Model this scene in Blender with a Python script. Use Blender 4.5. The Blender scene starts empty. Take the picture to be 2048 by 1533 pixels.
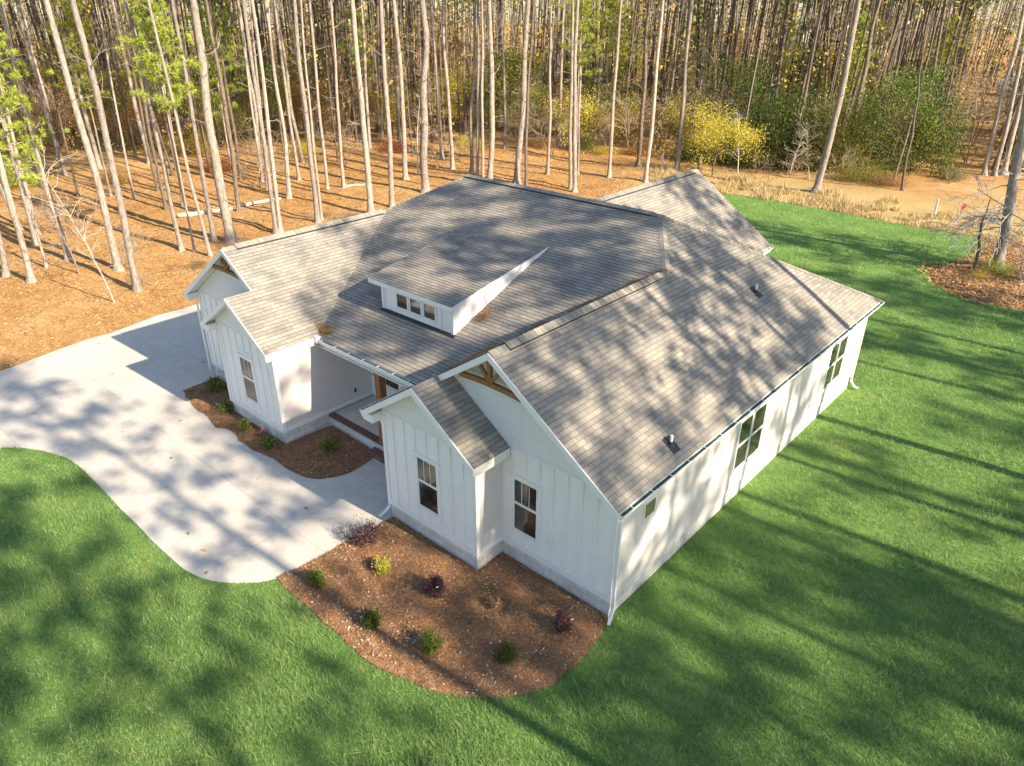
import bpy, bmesh, math, random
import numpy as np
from mathutils import Vector, Matrix
from mathutils.geometry import delaunay_2d_cdt
PI=math.pi; R=math.radians
random.seed(7); rng=np.random.default_rng(7)
scene=bpy.context.scene
COL=scene.collection

# ---------------------------------------------------------------- camera
CAM=Vector((6.834,-11.286,13.1285))
yaw,pitch,roll=-0.7232990,0.4814935,0.0071555
fwd=Vector((math.sin(yaw)*math.cos(pitch),math.cos(yaw)*math.cos(pitch),-math.sin(pitch)))
rt=Vector((math.cos(yaw),-math.sin(yaw),0)); up=rt.cross(fwd)
rt2=rt*math.cos(roll)+up*math.sin(roll); up2=rt2.cross(fwd)
cd=bpy.data.cameras.new('camera'); cam=bpy.data.objects.new('camera',cd); COL.objects.link(cam)
cam.matrix_world=Matrix(((rt2.x,up2.x,-fwd.x,CAM.x),(rt2.y,up2.y,-fwd.y,CAM.y),(rt2.z,up2.z,-fwd.z,CAM.z),(0,0,0,1)))
cd.sensor_width=36; cd.lens=36*1467.578/2048; cd.clip_start=0.3; cd.clip_end=1500
scene.camera=cam
# ---------------------------------------------------------------- light
AZ,EL=R(85.5),R(30.5)
world=bpy.data.worlds.new('World'); scene.world=world; world.use_nodes=True
nt=world.node_tree; sky=nt.nodes.new('ShaderNodeTexSky'); sky.sky_type='NISHITA'; sky.sun_disc=False
sky.sun_elevation=EL; sky.sun_rotation=AZ; sky.air_density=1.0; sky.dust_density=0.7
bg=nt.nodes['Background']; bg.inputs['Strength'].default_value=0.108
nt.links.new(sky.outputs[0],bg.inputs[0])
sd=bpy.data.lights.new('sun','SUN'); sd.energy=5.0; sd.angle=R(0.55); sd.color=(1.0,0.84,0.62)
sun=bpy.data.objects.new('sun',sd); COL.objects.link(sun)
sv=Vector((math.sin(AZ)*math.cos(EL),math.cos(AZ)*math.cos(EL),math.sin(EL)))
sun.rotation_euler=sv.to_track_quat('Z','Y').to_euler(); sun.location=(60,5,50)
scene.view_settings.view_transform='Standard'; scene.view_settings.look='None'
scene.view_settings.exposure=1.25; scene.view_settings.gamma=1
try:
    scene.cycles.max_bounces=6; scene.cycles.diffuse_bounces=3; scene.cycles.glossy_bounces=2
    scene.cycles.caustics_reflective=False; scene.cycles.caustics_refractive=False
except Exception: pass

# ---------------------------------------------------------------- tagging
def tag(o,label=None,cat=None,group=None,kind=None):
    if label: o['label']=label
    if cat: o['category']=cat
    if group: o['group']=group
    if kind: o['kind']=kind
    return o
def link(name,me,parent=None):
    o=bpy.data.objects.new(name,me); COL.objects.link(o)
    if parent: o.parent=parent
    return o
def empty(name,loc=(0,0,0),rz=0):
    o=bpy.data.objects.new(name,None); COL.objects.link(o); o.location=loc; o.rotation_euler=(0,0,rz); return o
def copy_tree(o,parent=None):
    c=o.copy(); COL.objects.link(c); c.parent=parent
    for ch in list(o.children): copy_tree(ch,c)
    return c

# ---------------------------------------------------------------- mesh builder
class MB:
    def __init__(s): s.v=[]; s.f=[]; s.uv=[]; s.hasuv=False
    def add(s,vs,fs,uvs=None):
        b=len(s.v); s.v+= [tuple(v) for v in vs]
        for i,f in enumerate(fs):
            s.f.append([b+k for k in f])
            if uvs: s.uv.append(uvs[i]); s.hasuv=True
            else: s.uv.append(None)
        return s
    def box(s,x0,y0,z0,x1,y1,z1):
        x0,x1=sorted((x0,x1)); y0,y1=sorted((y0,y1)); z0,z1=sorted((z0,z1))
        v=[(x0,y0,z0),(x1,y0,z0),(x1,y1,z0),(x0,y1,z0),(x0,y0,z1),(x1,y0,z1),(x1,y1,z1),(x0,y1,z1)]
        return s.add(v,[(0,3,2,1),(4,5,6,7),(0,1,5,4),(1,2,6,5),(2,3,7,6),(3,0,4,7)])
    def prism(s,pts,ax,a,b):
        # pts 2d polygon in the plane normal to ax, extruded from a to b
        def P(p,t):
            return {'x':(t,p[0],p[1]),'y':(p[0],t,p[1]),'z':(p[0],p[1],t)}[ax]
        n=len(pts); v=[P(p,a) for p in pts]+[P(p,b) for p in pts]
        f=[tuple(range(n)),tuple(range(2*n-1,n-1,-1))]+[(i,n+i,n+(i+1)%n,(i+1)%n) for i in range(n)]
        return s.add(v,f)
    def bar(s,p0,p1,w,h,upv=(0,0,1)):
        p0,p1=Vector(p0),Vector(p1); d=(p1-p0).normalized(); u=Vector(upv)
        sd=d.cross(u).normalized(); u=sd.cross(d).normalized()
        v=[]
        for p in (p0,p1):
            for a,b in ((-1,-1),(1,-1),(1,1),(-1,1)): v.append(p+sd*(a*w/2)+u*(b*h/2))
        return s.add(v,[(3,2,1,0),(4,5,6,7),(0,1,5,4),(1,2,6,5),(2,3,7,6),(3,0,4,7)])
    def tube(s,pts,rads,n=8,cap=True):
        pts=[Vector(p) for p in pts]; vs=[]; fs=[]; prev=None
        for i,p in enumerate(pts):
            d=(pts[min(i+1,len(pts)-1)]-pts[max(i-1,0)]).normalized()
            a=Vector((1,0,0)) if abs(d.x)<0.9 else Vector((0,1,0))
            if prev is not None: a=prev
            u=(a-d*a.dot(d)).normalized(); prev=u; w=d.cross(u)
            r=rads[i] if isinstance(rads,(list,tuple)) else rads
            for k in range(n):
                t=2*PI*k/n; vs.append(p+u*(r*math.cos(t))+w*(r*math.sin(t)))
        for i in range(len(pts)-1):
            for k in range(n): fs.append((i*n+k,i*n+(k+1)%n,(i+1)*n+(k+1)%n,(i+1)*n+k))
        if cap: fs+=[tuple(range(n-1,-1,-1)),tuple(range((len(pts)-1)*n,len(pts)*n))]
        return s.add(vs,fs)
    def build(s,name,mat,parent=None,smooth=False,recalc=True):
        me=bpy.data.meshes.new(name); me.from_pydata(s.v,[],s.f); me.materials.append(mat)
        if s.hasuv:
            ul=me.uv_layers.new(name='UVMap'); k=0
            for f,u in zip(s.f,s.uv):
                for j in range(len(f)):
                    ul.data[k].uv=u[j] if u else (0,0); k+=1
        if recalc and len(s.v)<60000:
            bm=bmesh.new(); bm.from_mesh(me); bmesh.ops.recalc_face_normals(bm,faces=bm.faces); bm.to_mesh(me); bm.free()
        if smooth: me.polygons.foreach_set('use_smooth',[True]*len(me.polygons))
        me.update(); return link(name,me,parent)
def np_mesh(name,V,F,mat,smooth=False):
    """V (n,3), F (m,k) all faces same size"""
    V=np.asarray(V,np.float32); F=np.asarray(F,np.int32); m,k=F.shape
    me=bpy.data.meshes.new(name); me.vertices.add(len(V)); me.vertices.foreach_set('co',V.ravel())
    me.loops.add(m*k); me.loops.foreach_set('vertex_index',F.ravel())
    me.polygons.add(m); me.polygons.foreach_set('loop_start',np.arange(0,m*k,k,dtype=np.int32))
    try: me.polygons.foreach_set('loop_total',np.full(m,k,np.int32))
    except Exception: pass
    if smooth: me.polygons.foreach_set('use_smooth',np.ones(m,bool))
    me.materials.append(mat); me.update(calc_edges=True); return me
def in_poly(x,y,poly):
    x=np.asarray(x); y=np.asarray(y); r=np.zeros(x.shape,bool); n=len(poly)
    for i in range(n):
        x0,y0=poly[i]; x1,y1=poly[(i+1)%n]
        if y0==y1: continue
        c=((y0>y)!=(y1>y))&(x<(x1-x0)*(y-y0)/(y1-y0)+x0); r^=c
    return r
def dist_poly(x,y,poly,closed=True):
    d=np.full(x.shape,1e9); n=len(poly)
    for i in range(n if closed else n-1):
        a=np.array(poly[i]); b=np.array(poly[(i+1)%n]); ab=b-a; L=ab@ab+1e-9
        t=np.clip(((x-a[0])*ab[0]+(y-a[1])*ab[1])/L,0,1)
        d=np.minimum(d,np.hypot(x-a[0]-t*ab[0],y-a[1]-t*ab[1]))
    return d
def vnoise(x,y,s,seed=0):
    # smooth value noise
    r=np.random.default_rng(seed); T=r.random((256,256)); X=x/s+1000; Y=y/s+1000
    xi=np.floor(X).astype(int); yi=np.floor(Y).astype(int); fx=X-xi; fy=Y-yi
    fx=fx*fx*(3-2*fx); fy=fy*fy*(3-2*fy); g=lambda a,b:T[a%256,b%256]
    return (g(xi,yi)*(1-fx)+g(xi+1,yi)*fx)*(1-fy)+(g(xi,yi+1)*(1-fx)+g(xi+1,yi+1)*fx)*fy-0.5
def project(P):
    P=np.asarray(P,float)-np.array(CAM); z=P@np.array(fwd)
    return 1024+1467.578*(P@np.array(rt2))/z, 766.5-1467.578*(P@np.array(up2))/z, z
def visible(P,m=60):
    x,y,z=project(P); return (z>1)&(x>-m)&(x<2048+m)&(y>-m)&(y<1533+m)

# ---------------------------------------------------------------- materials
def nmat(name,rough=0.8,spec=0.3):
    m=bpy.data.materials.new(name); m.use_nodes=True; nt=m.node_tree; b=nt.nodes['Principled BSDF']
    b.inputs['Roughness'].default_value=rough
    b.inputs['Specular IOR Level'].default_value=spec
    return m,nt,b
def N(nt,t,**kw):
    n=nt.nodes.new(t)
    for k,v in kw.items():
        if k in n.inputs: n.inputs[k].default_value=v
        else: setattr(n,k,v)
    return n
def ramp(nt,stops,fac=None,interp='LINEAR'):
    r=nt.nodes.new('ShaderNodeValToRGB'); r.color_ramp.interpolation=interp; e=r.color_ramp.elements
    while len(e)<len(stops): e.new(0.5)
    for i,(p,c) in enumerate(stops): e[i].position=p; e[i].color=(*c,1)
    if fac is not None: nt.links.new(fac,r.inputs[0])
    return r
def coords(nt,kind='Object',scale=(1,1,1),rot=(0,0,0)):
    tc=nt.nodes.new('ShaderNodeTexCoord'); mp=nt.nodes.new('ShaderNodeMapping')
    mp.inputs['Scale'].default_value=scale; mp.inputs['Rotation'].default_value=rot
    nt.links.new(tc.outputs[kind],mp.inputs[0]); return mp.outputs[0]
def noise(nt,vec,scale,detail=4,rough=0.6):
    n=N(nt,'ShaderNodeTexNoise'); n.inputs['Scale'].default_value=scale; n.inputs['Detail'].default_value=detail
    n.inputs['Roughness'].default_value=rough; nt.links.new(vec,n.inputs['Vector']); return n.outputs['Fac']
def mix(nt,a,b,fac,mode='MIX'):
    m=nt.nodes.new('ShaderNodeMix'); m.data_type='RGBA'; m.blend_type=mode
    for s,val in ((6,a),(7,b),(0,fac)):
        if hasattr(val,'is_linked') or hasattr(val,'links'): nt.links.new(val,m.inputs[s])
        elif isinstance(val,(int,float)): m.inputs[s].default_value=val
        else: m.inputs[s].default_value=(*val,1)
    return m.outputs[2]
def bump(nt,b,h,strength=0.5,dist=0.02):
    n=nt.nodes.new('ShaderNodeBump'); n.inputs['Strength'].default_value=strength; n.inputs['Distance'].default_value=dist
    nt.links.new(h,n.inputs['Height']); nt.links.new(n.outputs[0],b.inputs['Normal']); return n
def math_(nt,op,a,b=None):
    m=nt.nodes.new('ShaderNodeMath'); m.operation=op
    for i,val in enumerate((a,b)):
        if val is None: continue
        if isinstance(val,(int,float)): m.inputs[i].default_value=val
        else: nt.links.new(val,m.inputs[i])
    return m.outputs[0]

def mat_simple(name,col,rough=0.7,var=0.12,scale=3,bstr=0.1,spec=0.3):
    m,nt,b=nmat(name,rough,spec); v=coords(nt); n=noise(nt,v,scale,5)
    d=tuple(c*(1-var) for c in col); l=tuple(min(1,c*(1+var)) for c in col)
    r=ramp(nt,[(0.3,d),(0.7,l)],n); nt.links.new(r.outputs[0],b.inputs['Base Color'])
    if bstr: bump(nt,b,noise(nt,v,scale*8,3),bstr,0.01)
    return m
def mat_shingle():
    m,nt,b=nmat('asphalt_shingle',0.95,0.1)
    v=coords(nt,'UV')
    def brick(off,w,c1,c2,mort=0.006):
        k=N(nt,'ShaderNodeTexBrick'); nt.links.new(v,k.inputs['Vector']); k.offset=off; k.offset_frequency=2
        k.inputs['Color1'].default_value=(*c1,1); k.inputs['Color2'].default_value=(*c2,1); k.inputs['Mortar'].default_value=(0.14,0.135,0.13,1)
        k.inputs['Scale'].default_value=1; k.inputs['Mortar Size'].default_value=mort; k.inputs['Brick Width'].default_value=w
        k.inputs['Row Height'].default_value=0.135; k.inputs['Mortar Smooth'].default_value=0.3; return k
    k1=brick(0.37,0.31,(0.372,0.343,0.300),(0.280,0.266,0.243)); k2=brick(0.61,0.47,(1,1,1),(0.80,0.81,0.83),0.0)
    c=mix(nt,k1.outputs[0],k2.outputs[0],0.8,'MULTIPLY')
    n=noise(nt,v,1.1,4); c=mix(nt,c,ramp(nt,[(0.3,(0.76,0.77,0.80)),(0.7,(1.14,1.11,1.05))],n).outputs[0],1.0,'MULTIPLY')
    g=noise(nt,v,140,2); c=mix(nt,c,ramp(nt,[(0.3,(0.72,0.72,0.74)),(0.7,(1.2,1.2,1.18))],g).outputs[0],0.8,'MULTIPLY')
    nt.links.new(c,b.inputs['Base Color'])
    h=math_(nt,'ADD',math_(nt,'MULTIPLY',k1.outputs['Fac'],-1.0),math_(nt,'MULTIPLY',g,0.3)); bump(nt,b,h,0.6,0.008)
    return m
def mat_lap(name='lap_siding',axis_z=0.17,col=(0.655,0.615,0.61)):  # same white paint as the front boards, darkened because sun strikes the side wall
    m,nt,b=nmat(name,0.55,0.35); v=coords(nt)
    sp=N(nt,'ShaderNodeSeparateXYZ'); nt.links.new(v,sp.inputs[0])
    fr=math_(nt,'FRACT',math_(nt,'DIVIDE',sp.outputs[2],axis_z))
    line=ramp(nt,[(0.0,(0.62,0.62,0.62)),(0.05,(1,1,1)),(1.0,(1,1,1))],fr)
    n=noise(nt,v,1.7,5); c=mix(nt,col,ramp(nt,[(0.3,(0.93,0.93,0.93)),(0.7,(1.02,1.02,1.02))],n).outputs[0],1.0,'MULTIPLY')
    c=mix(nt,c,line.outputs[0],0.15,'MULTIPLY'); nt.links.new(c,b.inputs['Base Color'])
    bump(nt,b,math_(nt,'SUBTRACT',1.0,fr),0.15,0.01); return m
def mat_shake():
    m,nt,b=nmat('shake_siding',0.6,0.3); tc=nt.nodes.new('ShaderNodeTexCoord'); sp=N(nt,'ShaderNodeSeparateXYZ'); nt.links.new(tc.outputs['Object'],sp.inputs[0])
    cb=N(nt,'ShaderNodeCombineXYZ'); nt.links.new(sp.outputs[0],cb.inputs[0]); nt.links.new(sp.outputs[2],cb.inputs[1])
    k=N(nt,'ShaderNodeTexBrick'); nt.links.new(cb.outputs[0],k.inputs['Vector']); k.offset=0.43
    k.inputs['Color1'].default_value=(0.745,0.74,0.73,1); k.inputs['Color2'].default_value=(0.73,0.71,0.71,1); k.inputs['Mortar'].default_value=(0.60,0.60,0.60,1)
    k.inputs['Scale'].default_value=1; k.inputs['Mortar Size'].default_value=0.0045; k.inputs['Brick Width'].default_value=0.15; k.inputs['Row Height'].default_value=0.2
    nt.links.new(k.outputs[0],b.inputs['Base Color']); bump(nt,b,math_(nt,'MULTIPLY',k.outputs['Fac'],-1.0),0.35,0.01); return m
def mat_block(name,axis):
    m,nt,b=nmat(name,0.85,0.2); tc=nt.nodes.new('ShaderNodeTexCoord'); sp=N(nt,'ShaderNodeSeparateXYZ'); nt.links.new(tc.outputs['Object'],sp.inputs[0])
    cb=N(nt,'ShaderNodeCombineXYZ'); s=math_(nt,'ADD',sp.outputs[0],sp.outputs[1]); nt.links.new(s,cb.inputs[0]); nt.links.new(math_(nt,'ADD',sp.outputs[2],0.1),cb.inputs[1])
    k=N(nt,'ShaderNodeTexBrick'); nt.links.new(cb.outputs[0],k.inputs['Vector']); k.offset=0.5
    k.inputs['Color1'].default_value=(0.70,0.68,0.655,1); k.inputs['Color2'].default_value=(0.60,0.585,0.565,1); k.inputs['Mortar'].default_value=(0.38,0.37,0.36,1)
    k.inputs['Scale'].default_value=1; k.inputs['Mortar Size'].default_value=0.007; k.inputs['Brick Width'].default_value=0.4; k.inputs['Row Height'].default_value=0.2
    n=noise(nt,cb.outputs[0],2.2,5); c=mix(nt,k.outputs[0],ramp(nt,[(0.3,(0.78,0.77,0.75)),(0.65,(1.05,1.05,1.05))],n).outputs[0],0.9,'MULTIPLY')
    nt.links.new(c,b.inputs['Base Color']); h=math_(nt,'ADD',math_(nt,'MULTIPLY',k.outputs['Fac'],-1.0),math_(nt,'MULTIPLY',noise(nt,cb.outputs[0],40,3),0.5)); bump(nt,b,h,0.6,0.01); return m
def mat_concrete():
    m,nt,b=nmat('concrete',0.85,0.25); v=coords(nt); sp=N(nt,'ShaderNodeSeparateXYZ'); nt.links.new(v,sp.inputs[0])
    n=noise(nt,v,0.35,6,0.65); n2=noise(nt,v,2.6,6,0.7); n3=noise(nt,v,60,2)
    c=ramp(nt,[(0.3,(0.52,0.488,0.44)),(0.7,(0.62,0.585,0.535))],n).outputs[0]
    c=mix(nt,c,ramp(nt,[(0.25,(0.80,0.79,0.78)),(0.6,(1.03,1.03,1.03))],n2).outputs[0],0.8,'MULTIPLY')
    c=mix(nt,c,ramp(nt,[(0.3,(0.88,0.88,0.88)),(0.7,(1.05,1.05,1.05))],n3).outputs[0],0.7,'MULTIPLY')
    def joint(sock,per,off):
        f=math_(nt,'FRACT',math_(nt,'DIVIDE',math_(nt,'ADD',sock,off),per)); a=math_(nt,'ABSOLUTE',math_(nt,'SUBTRACT',f,0.5)); return math_(nt,'LESS_THAN',a,0.010/per)
    j=math_(nt,'MAXIMUM',joint(sp.outputs[1],3.6,1.35),joint(sp.outputs[0],4.4,2.0))
    c=mix(nt,c,(0.22,0.205,0.19),math_(nt,'MULTIPLY',j,0.5)); nt.links.new(c,b.inputs['Base Color'])
    h=math_(nt,'ADD',math_(nt,'MULTIPLY',j,-1.0),math_(nt,'MULTIPLY',n3,0.15)); bump(nt,b,h,0.4,0.01); return m
def mat_ground():
    # pine straw floor, orange brown, with dry grass and leaf litter patches
    m,nt,b=nmat('pine_straw_floor',0.95,0.05); v=coords(nt)
    n=noise(nt,v,0.12,6,0.6); n2=noise(nt,v,1.3,8,0.75); n3=noise(nt,v,14,6,0.8); n4=noise(nt,coords(nt,scale=(30,9,1),rot=(0,0,0.6)),1.0,4,0.8)
    c=ramp(nt,[(0.3,(0.40,0.225,0.085)),(0.5,(0.50,0.305,0.130)),(0.72,(0.60,0.42,0.225))],n).outputs[0]
    c=mix(nt,c,ramp(nt,[(0.28,(0.55,0.48,0.42)),(0.5,(0.95,0.95,0.95)),(0.75,(1.18,1.15,1.1))],n2).outputs[0],0.9,'MULTIPLY')
    c=mix(nt,c,ramp(nt,[(0.3,(0.45,0.38,0.33)),(0.5,(0.95,0.95,0.95)),(0.7,(1.25,1.2,1.1))],n3).outputs[0],0.8,'MULTIPLY')
    c=mix(nt,c,ramp(nt,[(0.3,(0.7,0.65,0.6)),(0.6,(1.1,1.1,1.1))],n4).outputs[0],0.6,'MULTIPLY')
    sp=N(nt,'ShaderNodeSeparateXYZ'); nt.links.new(v,sp.inputs[0])
    # dry grass strip behind the lawn
    dg=math_(nt,'ADD',math_(nt,'ADD',sp.outputs[1],math_(nt,'MULTIPLY',n2,4)),math_(nt,'MULTIPLY',sp.outputs[0],0.0))
    f=ramp(nt,[(0.0,(0,0,0)),(0.3,(1,1,1)),(0.6,(1,1,1)),(1.0,(0,0,0))],math_(nt,'DIVIDE',math_(nt,'SUBTRACT',dg,40.0),16.0)).outputs[0]
    fx=math_(nt,'GREATER_THAN',math_(nt,'ADD',sp.outputs[0],math_(nt,'MULTIPLY',n,10)),-21.0)
    dry=ramp(nt,[(0.3,(0.28,0.22,0.10)),(0.5,(0.44,0.34,0.16)),(0.7,(0.58,0.46,0.25))],n3).outputs[0]
    c=mix(nt,c,dry,math_(nt,'MULTIPLY',math_(nt,'MULTIPLY',f,fx),0.85))
    nt.links.new(c,b.inputs['Base Color'])
    bump(nt,b,math_(nt,'ADD',n3,math_(nt,'MULTIPLY',n2,0.8)),0.9,0.06); return m
def mat_bed():
    m,nt,b=nmat('bed_straw',0.95,0.05); v=coords(nt)
    n=noise(nt,v,1.5,7,0.72); n3=noise(nt,v,22,5,0.8); n4=noise(nt,coords(nt,scale=(60,14,1),rot=(0,0,0.9)),1.0,3,0.8)
    c=ramp(nt,[(0.32,(0.19,0.100,0.058)),(0.5,(0.32,0.170,0.090)),(0.66,(0.50,0.285,0.145))],n).outputs[0]
    c=mix(nt,c,ramp(nt,[(0.3,(0.45,0.42,0.4)),(0.5,(0.95,0.95,0.95)),(0.7,(1.35,1.25,1.15))],n3).outputs[0],0.9,'MULTIPLY')
    c=mix(nt,c,ramp(nt,[(0.35,(0.55,0.5,0.5)),(0.6,(1.2,1.15,1.1))],n4).outputs[0],0.6,'MULTIPLY')
    nt.links.new(c,b.inputs['Base Color']); bump(nt,b,math_(nt,'ADD',n3,n4),0.9,0.03); return m
def mat_lawn():
    m,nt,b=nmat('lawn_turf',0.9,0.1); v=coords(nt)
    n=noise(nt,v,0.5,6,0.65); n2=noise(nt,v,5,6,0.75); n3=noise(nt,v,45,4,0.85)
    c=ramp(nt,[(0.3,(0.105,0.22,0.068)),(0.55,(0.17,0.295,0.090)),(0.75,(0.27,0.365,0.125))],n).outputs[0]
    c=mix(nt,c,ramp(nt,[(0.3,(0.6,0.65,0.6)),(0.7,(1.25,1.2,1.1))],n2).outputs[0],0.8,'MULTIPLY')
    c=mix(nt,c,ramp(nt,[(0.3,(0.4,0.45,0.4)),(0.7,(1.5,1.45,1.3))],n3).outputs[0],0.8,'MULTIPLY')
    nt.links.new(c,b.inputs['Base Color']); bump(nt,b,math_(nt,'ADD',n3,n2),0.8,0.04); return m
def mat_leaf(name,stops,trans=0.25,rough=0.6,objvar=True):
    m,nt,b=nmat(name,rough,0.25); g=nt.nodes.new('ShaderNodeNewGeometry')
    r=ramp(nt,stops,g.outputs['Random Per Island']); c=r.outputs[0]
    if objvar:
        oi=nt.nodes.new('ShaderNodeObjectInfo'); hs=nt.nodes.new('ShaderNodeHueSaturation')
        nt.links.new(math_(nt,'ADD',0.48,math_(nt,'MULTIPLY',oi.outputs['Random'],0.04)),hs.inputs['Hue'])
        nt.links.new(math_(nt,'ADD',0.75,math_(nt,'MULTIPLY',oi.outputs['Random'],0.5)),hs.inputs['Value']); nt.links.new(c,hs.inputs['Color']); c=hs.outputs[0]
    nt.links.new(c,b.inputs['Base Color'])
    if trans:
        t=nt.nodes.new('ShaderNodeBsdfTranslucent'); nt.links.new(c,t.inputs[0]); ms=nt.nodes.new('ShaderNodeMixShader'); ms.inputs[0].default_value=trans
        nt.links.new(b.outputs[0],ms.inputs[1]); nt.links.new(t.outputs[0],ms.inputs[2]); nt.links.new(ms.outputs[0],nt.nodes['Material Output'].inputs[0])
    return m
def mat_bark(name,c0,c1,c2):
    m,nt,b=nmat(name,0.95,0.1); v=coords(nt,scale=(1,1,0.22)); n=noise(nt,v,13,7,0.85); n2=noise(nt,coords(nt),0.6,3)
    c=ramp(nt,[(0.34,c0),(0.5,c1),(0.68,c2)],n).outputs[0]
    c=mix(nt,c,ramp(nt,[(0.3,(0.75,0.75,0.78)),(0.7,(1.15,1.1,1.05))],n2).outputs[0],0.8,'MULTIPLY')
    oi=nt.nodes.new('ShaderNodeObjectInfo'); c=mix(nt,c,ramp(nt,[(0,(0.72,0.72,0.72)),(1,(1.15,1.12,1.08))],oi.outputs['Random']).outputs[0],1.0,'MULTIPLY')
    nt.links.new(c,b.inputs['Base Color']); bump(nt,b,n,1.0,0.05); return m
def mat_glass(name,tint=(0.02,0.022,0.025),warm=None):
    m,nt,b=nmat(name,0.06,0.5); v=coords(nt); n=noise(nt,v,1.3,2)
    c=ramp(nt,[(0.35,tint),(0.65,warm or tuple(3*t for t in tint))],n); nt.links.new(c.outputs[0],b.inputs['Base Color'])
    b.inputs['Coat Weight'].default_value=0.5; b.inputs['Coat Roughness'].default_value=0.02; return m
def mat_wood():
    m,nt,b=nmat('stained_timber',0.7,0.2); n=noise(nt,coords(nt,scale=(14,14,1.2)),2,5,0.7)
    c=ramp(nt,[(0.3,(0.17,0.075,0.028)),(0.7,(0.34,0.175,0.075))],n); nt.links.new(c.outputs[0],b.inputs['Base Color']); bump(nt,b,n,0.3,0.01); return m

M={}
M['shingle']=mat_shingle(); M['lap']=mat_lap(); M['shake']=mat_shake(); M['block']=mat_block('foundation_block','x')
M['white']=mat_simple('white_trim',(0.775,0.76,0.755),0.5,0.03,2,0.03,0.4)
M['board']=mat_simple('white_board_siding',(0.81,0.79,0.785),0.55,0.04,1.2,0.05,0.35)  # lighter than the lap siding of the same paint, to lift the shaded fronts
M['soffit']=mat_simple('soffit_white',(0.78,0.76,0.73),0.6,0.04,2,0.02)
M['concrete']=mat_concrete(); M['ground']=mat_ground(); M['bed']=mat_bed(); M['lawn']=mat_lawn()
M['porch']=mat_simple('porch_concrete',(0.56,0.54,0.51),0.8,0.08,2,0.1)
M['brick']=mat_simple('brick_edging',(0.16,0.095,0.085),0.9,0.35,12,0.4)
M['wood']=mat_wood(); M['dark']=mat_simple('dark_metal',(0.035,0.035,0.038),0.5,0.2,5,0.05)
M['pipe']=mat_simple('white_pvc',(0.8,0.8,0.79),0.4,0.03,5,0)
M['gutin']=mat_simple('gutter_inside_film',(0.045,0.10,0.07),0.5,0.6,5,0.05)
M['gutter']=mat_simple('gutter_white',(0.76,0.77,0.775),0.35,0.03,2,0,0.5)
M['glass']=mat_glass('window_glass',(0.012,0.013,0.016),(0.05,0.042,0.036))
M['glassw']=mat_glass('frosted_green_glass',(0.16,0.17,0.08),(0.22,0.20,0.10))
M['curtain']=mat_simple('window_blind',(0.42,0.38,0.34),0.8,0.1,6,0.1)
M['bark']=mat_bark('pine_bark',(0.13,0.11,0.10),(0.38,0.34,0.305),(0.58,0.54,0.495))
M['bark2']=mat_bark('dark_bark',(0.06,0.05,0.043),(0.18,0.15,0.125),(0.34,0.30,0.26))
M['birch']=mat_bark('pale_bark',(0.40,0.36,0.30),(0.62,0.57,0.50),(0.75,0.71,0.64))
M['needle']=mat_leaf('pine_needles',[(0,(0.030,0.065,0.012)),(0.5,(0.065,0.120,0.020)),(1,(0.12,0.17,0.035))],0.3)
M['needle_young']=mat_leaf('young_pine_needles',[(0,(0.24,0.30,0.03)),(0.5,(0.40,0.47,0.06)),(1,(0.58,0.62,0.14))],0.35)
M['leaf_yellow']=mat_leaf('yellow_leaves',[(0,(0.34,0.29,0.03)),(0.5,(0.56,0.47,0.05)),(1,(0.72,0.60,0.12))],0.35)
M['leaf_bright']=mat_leaf('bright_yellow_leaves',[(0,(0.42,0.37,0.03)),(0.5,(0.68,0.58,0.06)),(1,(0.82,0.72,0.16))],0.35,objvar=False)
M['leaf_olive']=mat_leaf('olive_leaves',[(0,(0.12,0.16,0.025)),(0.5,(0.27,0.30,0.05)),(1,(0.44,0.42,0.09))],0.3)
M['leaf_green']=mat_leaf('dark_green_leaves',[(0,(0.028,0.052,0.010)),(0.5,(0.065,0.115,0.018)),(1,(0.15,0.21,0.04))],0.2)
M['leaf_brown']=mat_leaf('brown_leaves',[(0,(0.20,0.10,0.04)),(0.5,(0.38,0.23,0.09)),(1,(0.55,0.38,0.18))],0.25)
M['leaf_rust']=mat_leaf('rust_leaves',[(0,(0.20,0.06,0.02)),(0.5,(0.34,0.13,0.04)),(1,(0.45,0.24,0.09))],0.25)
M['twig']=mat_simple('grey_tan_twigs',(0.36,0.28,0.20),0.9,0.3,4,0)
M['wood_mix']=mat_leaf('far_wood_mix',[(0,(0.05,0.06,0.018)),(0.18,(0.18,0.21,0.035)),(0.35,(0.46,0.29,0.09)),(0.47,(0.20,0.11,0.045)),(0.72,(0.58,0.50,0.08)),(0.88,(0.70,0.47,0.16)),(1,(0.85,0.70,0.38))],0.25,objvar=False)
M['grass']=mat_leaf('grass_blades',[(0,(0.105,0.235,0.070)),(0.5,(0.195,0.345,0.105)),(0.85,(0.32,0.44,0.155)),(1,(0.54,0.57,0.30))],0.3,objvar=False)
M['drygrass']=mat_leaf('dry_grass_blades',[(0,(0.34,0.25,0.11)),(0.5,(0.56,0.43,0.22)),(1,(0.74,0.62,0.36))],0.25,objvar=False)
M['straw']=mat_leaf('pine_straw_needles',[(0,(0.15,0.075,0.042)),(0.5,(0.31,0.175,0.095)),(1,(0.52,0.34,0.19))],0.0,objvar=False)
M['straw_orange']=mat_leaf('orange_pine_straw',[(0,(0.20,0.10,0.05)),(0.4,(0.42,0.225,0.09)),(1,(0.58,0.37,0.17))],0.0,objvar=False)  # orange needles for woods floor, straw patch and roof valley
M['litter']=mat_leaf('fallen_leaf',[(0,(0.30,0.16,0.10)),(0.5,(0.50,0.35,0.25)),(1,(0.72,0.60,0.50))],0.1,objvar=False)
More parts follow.
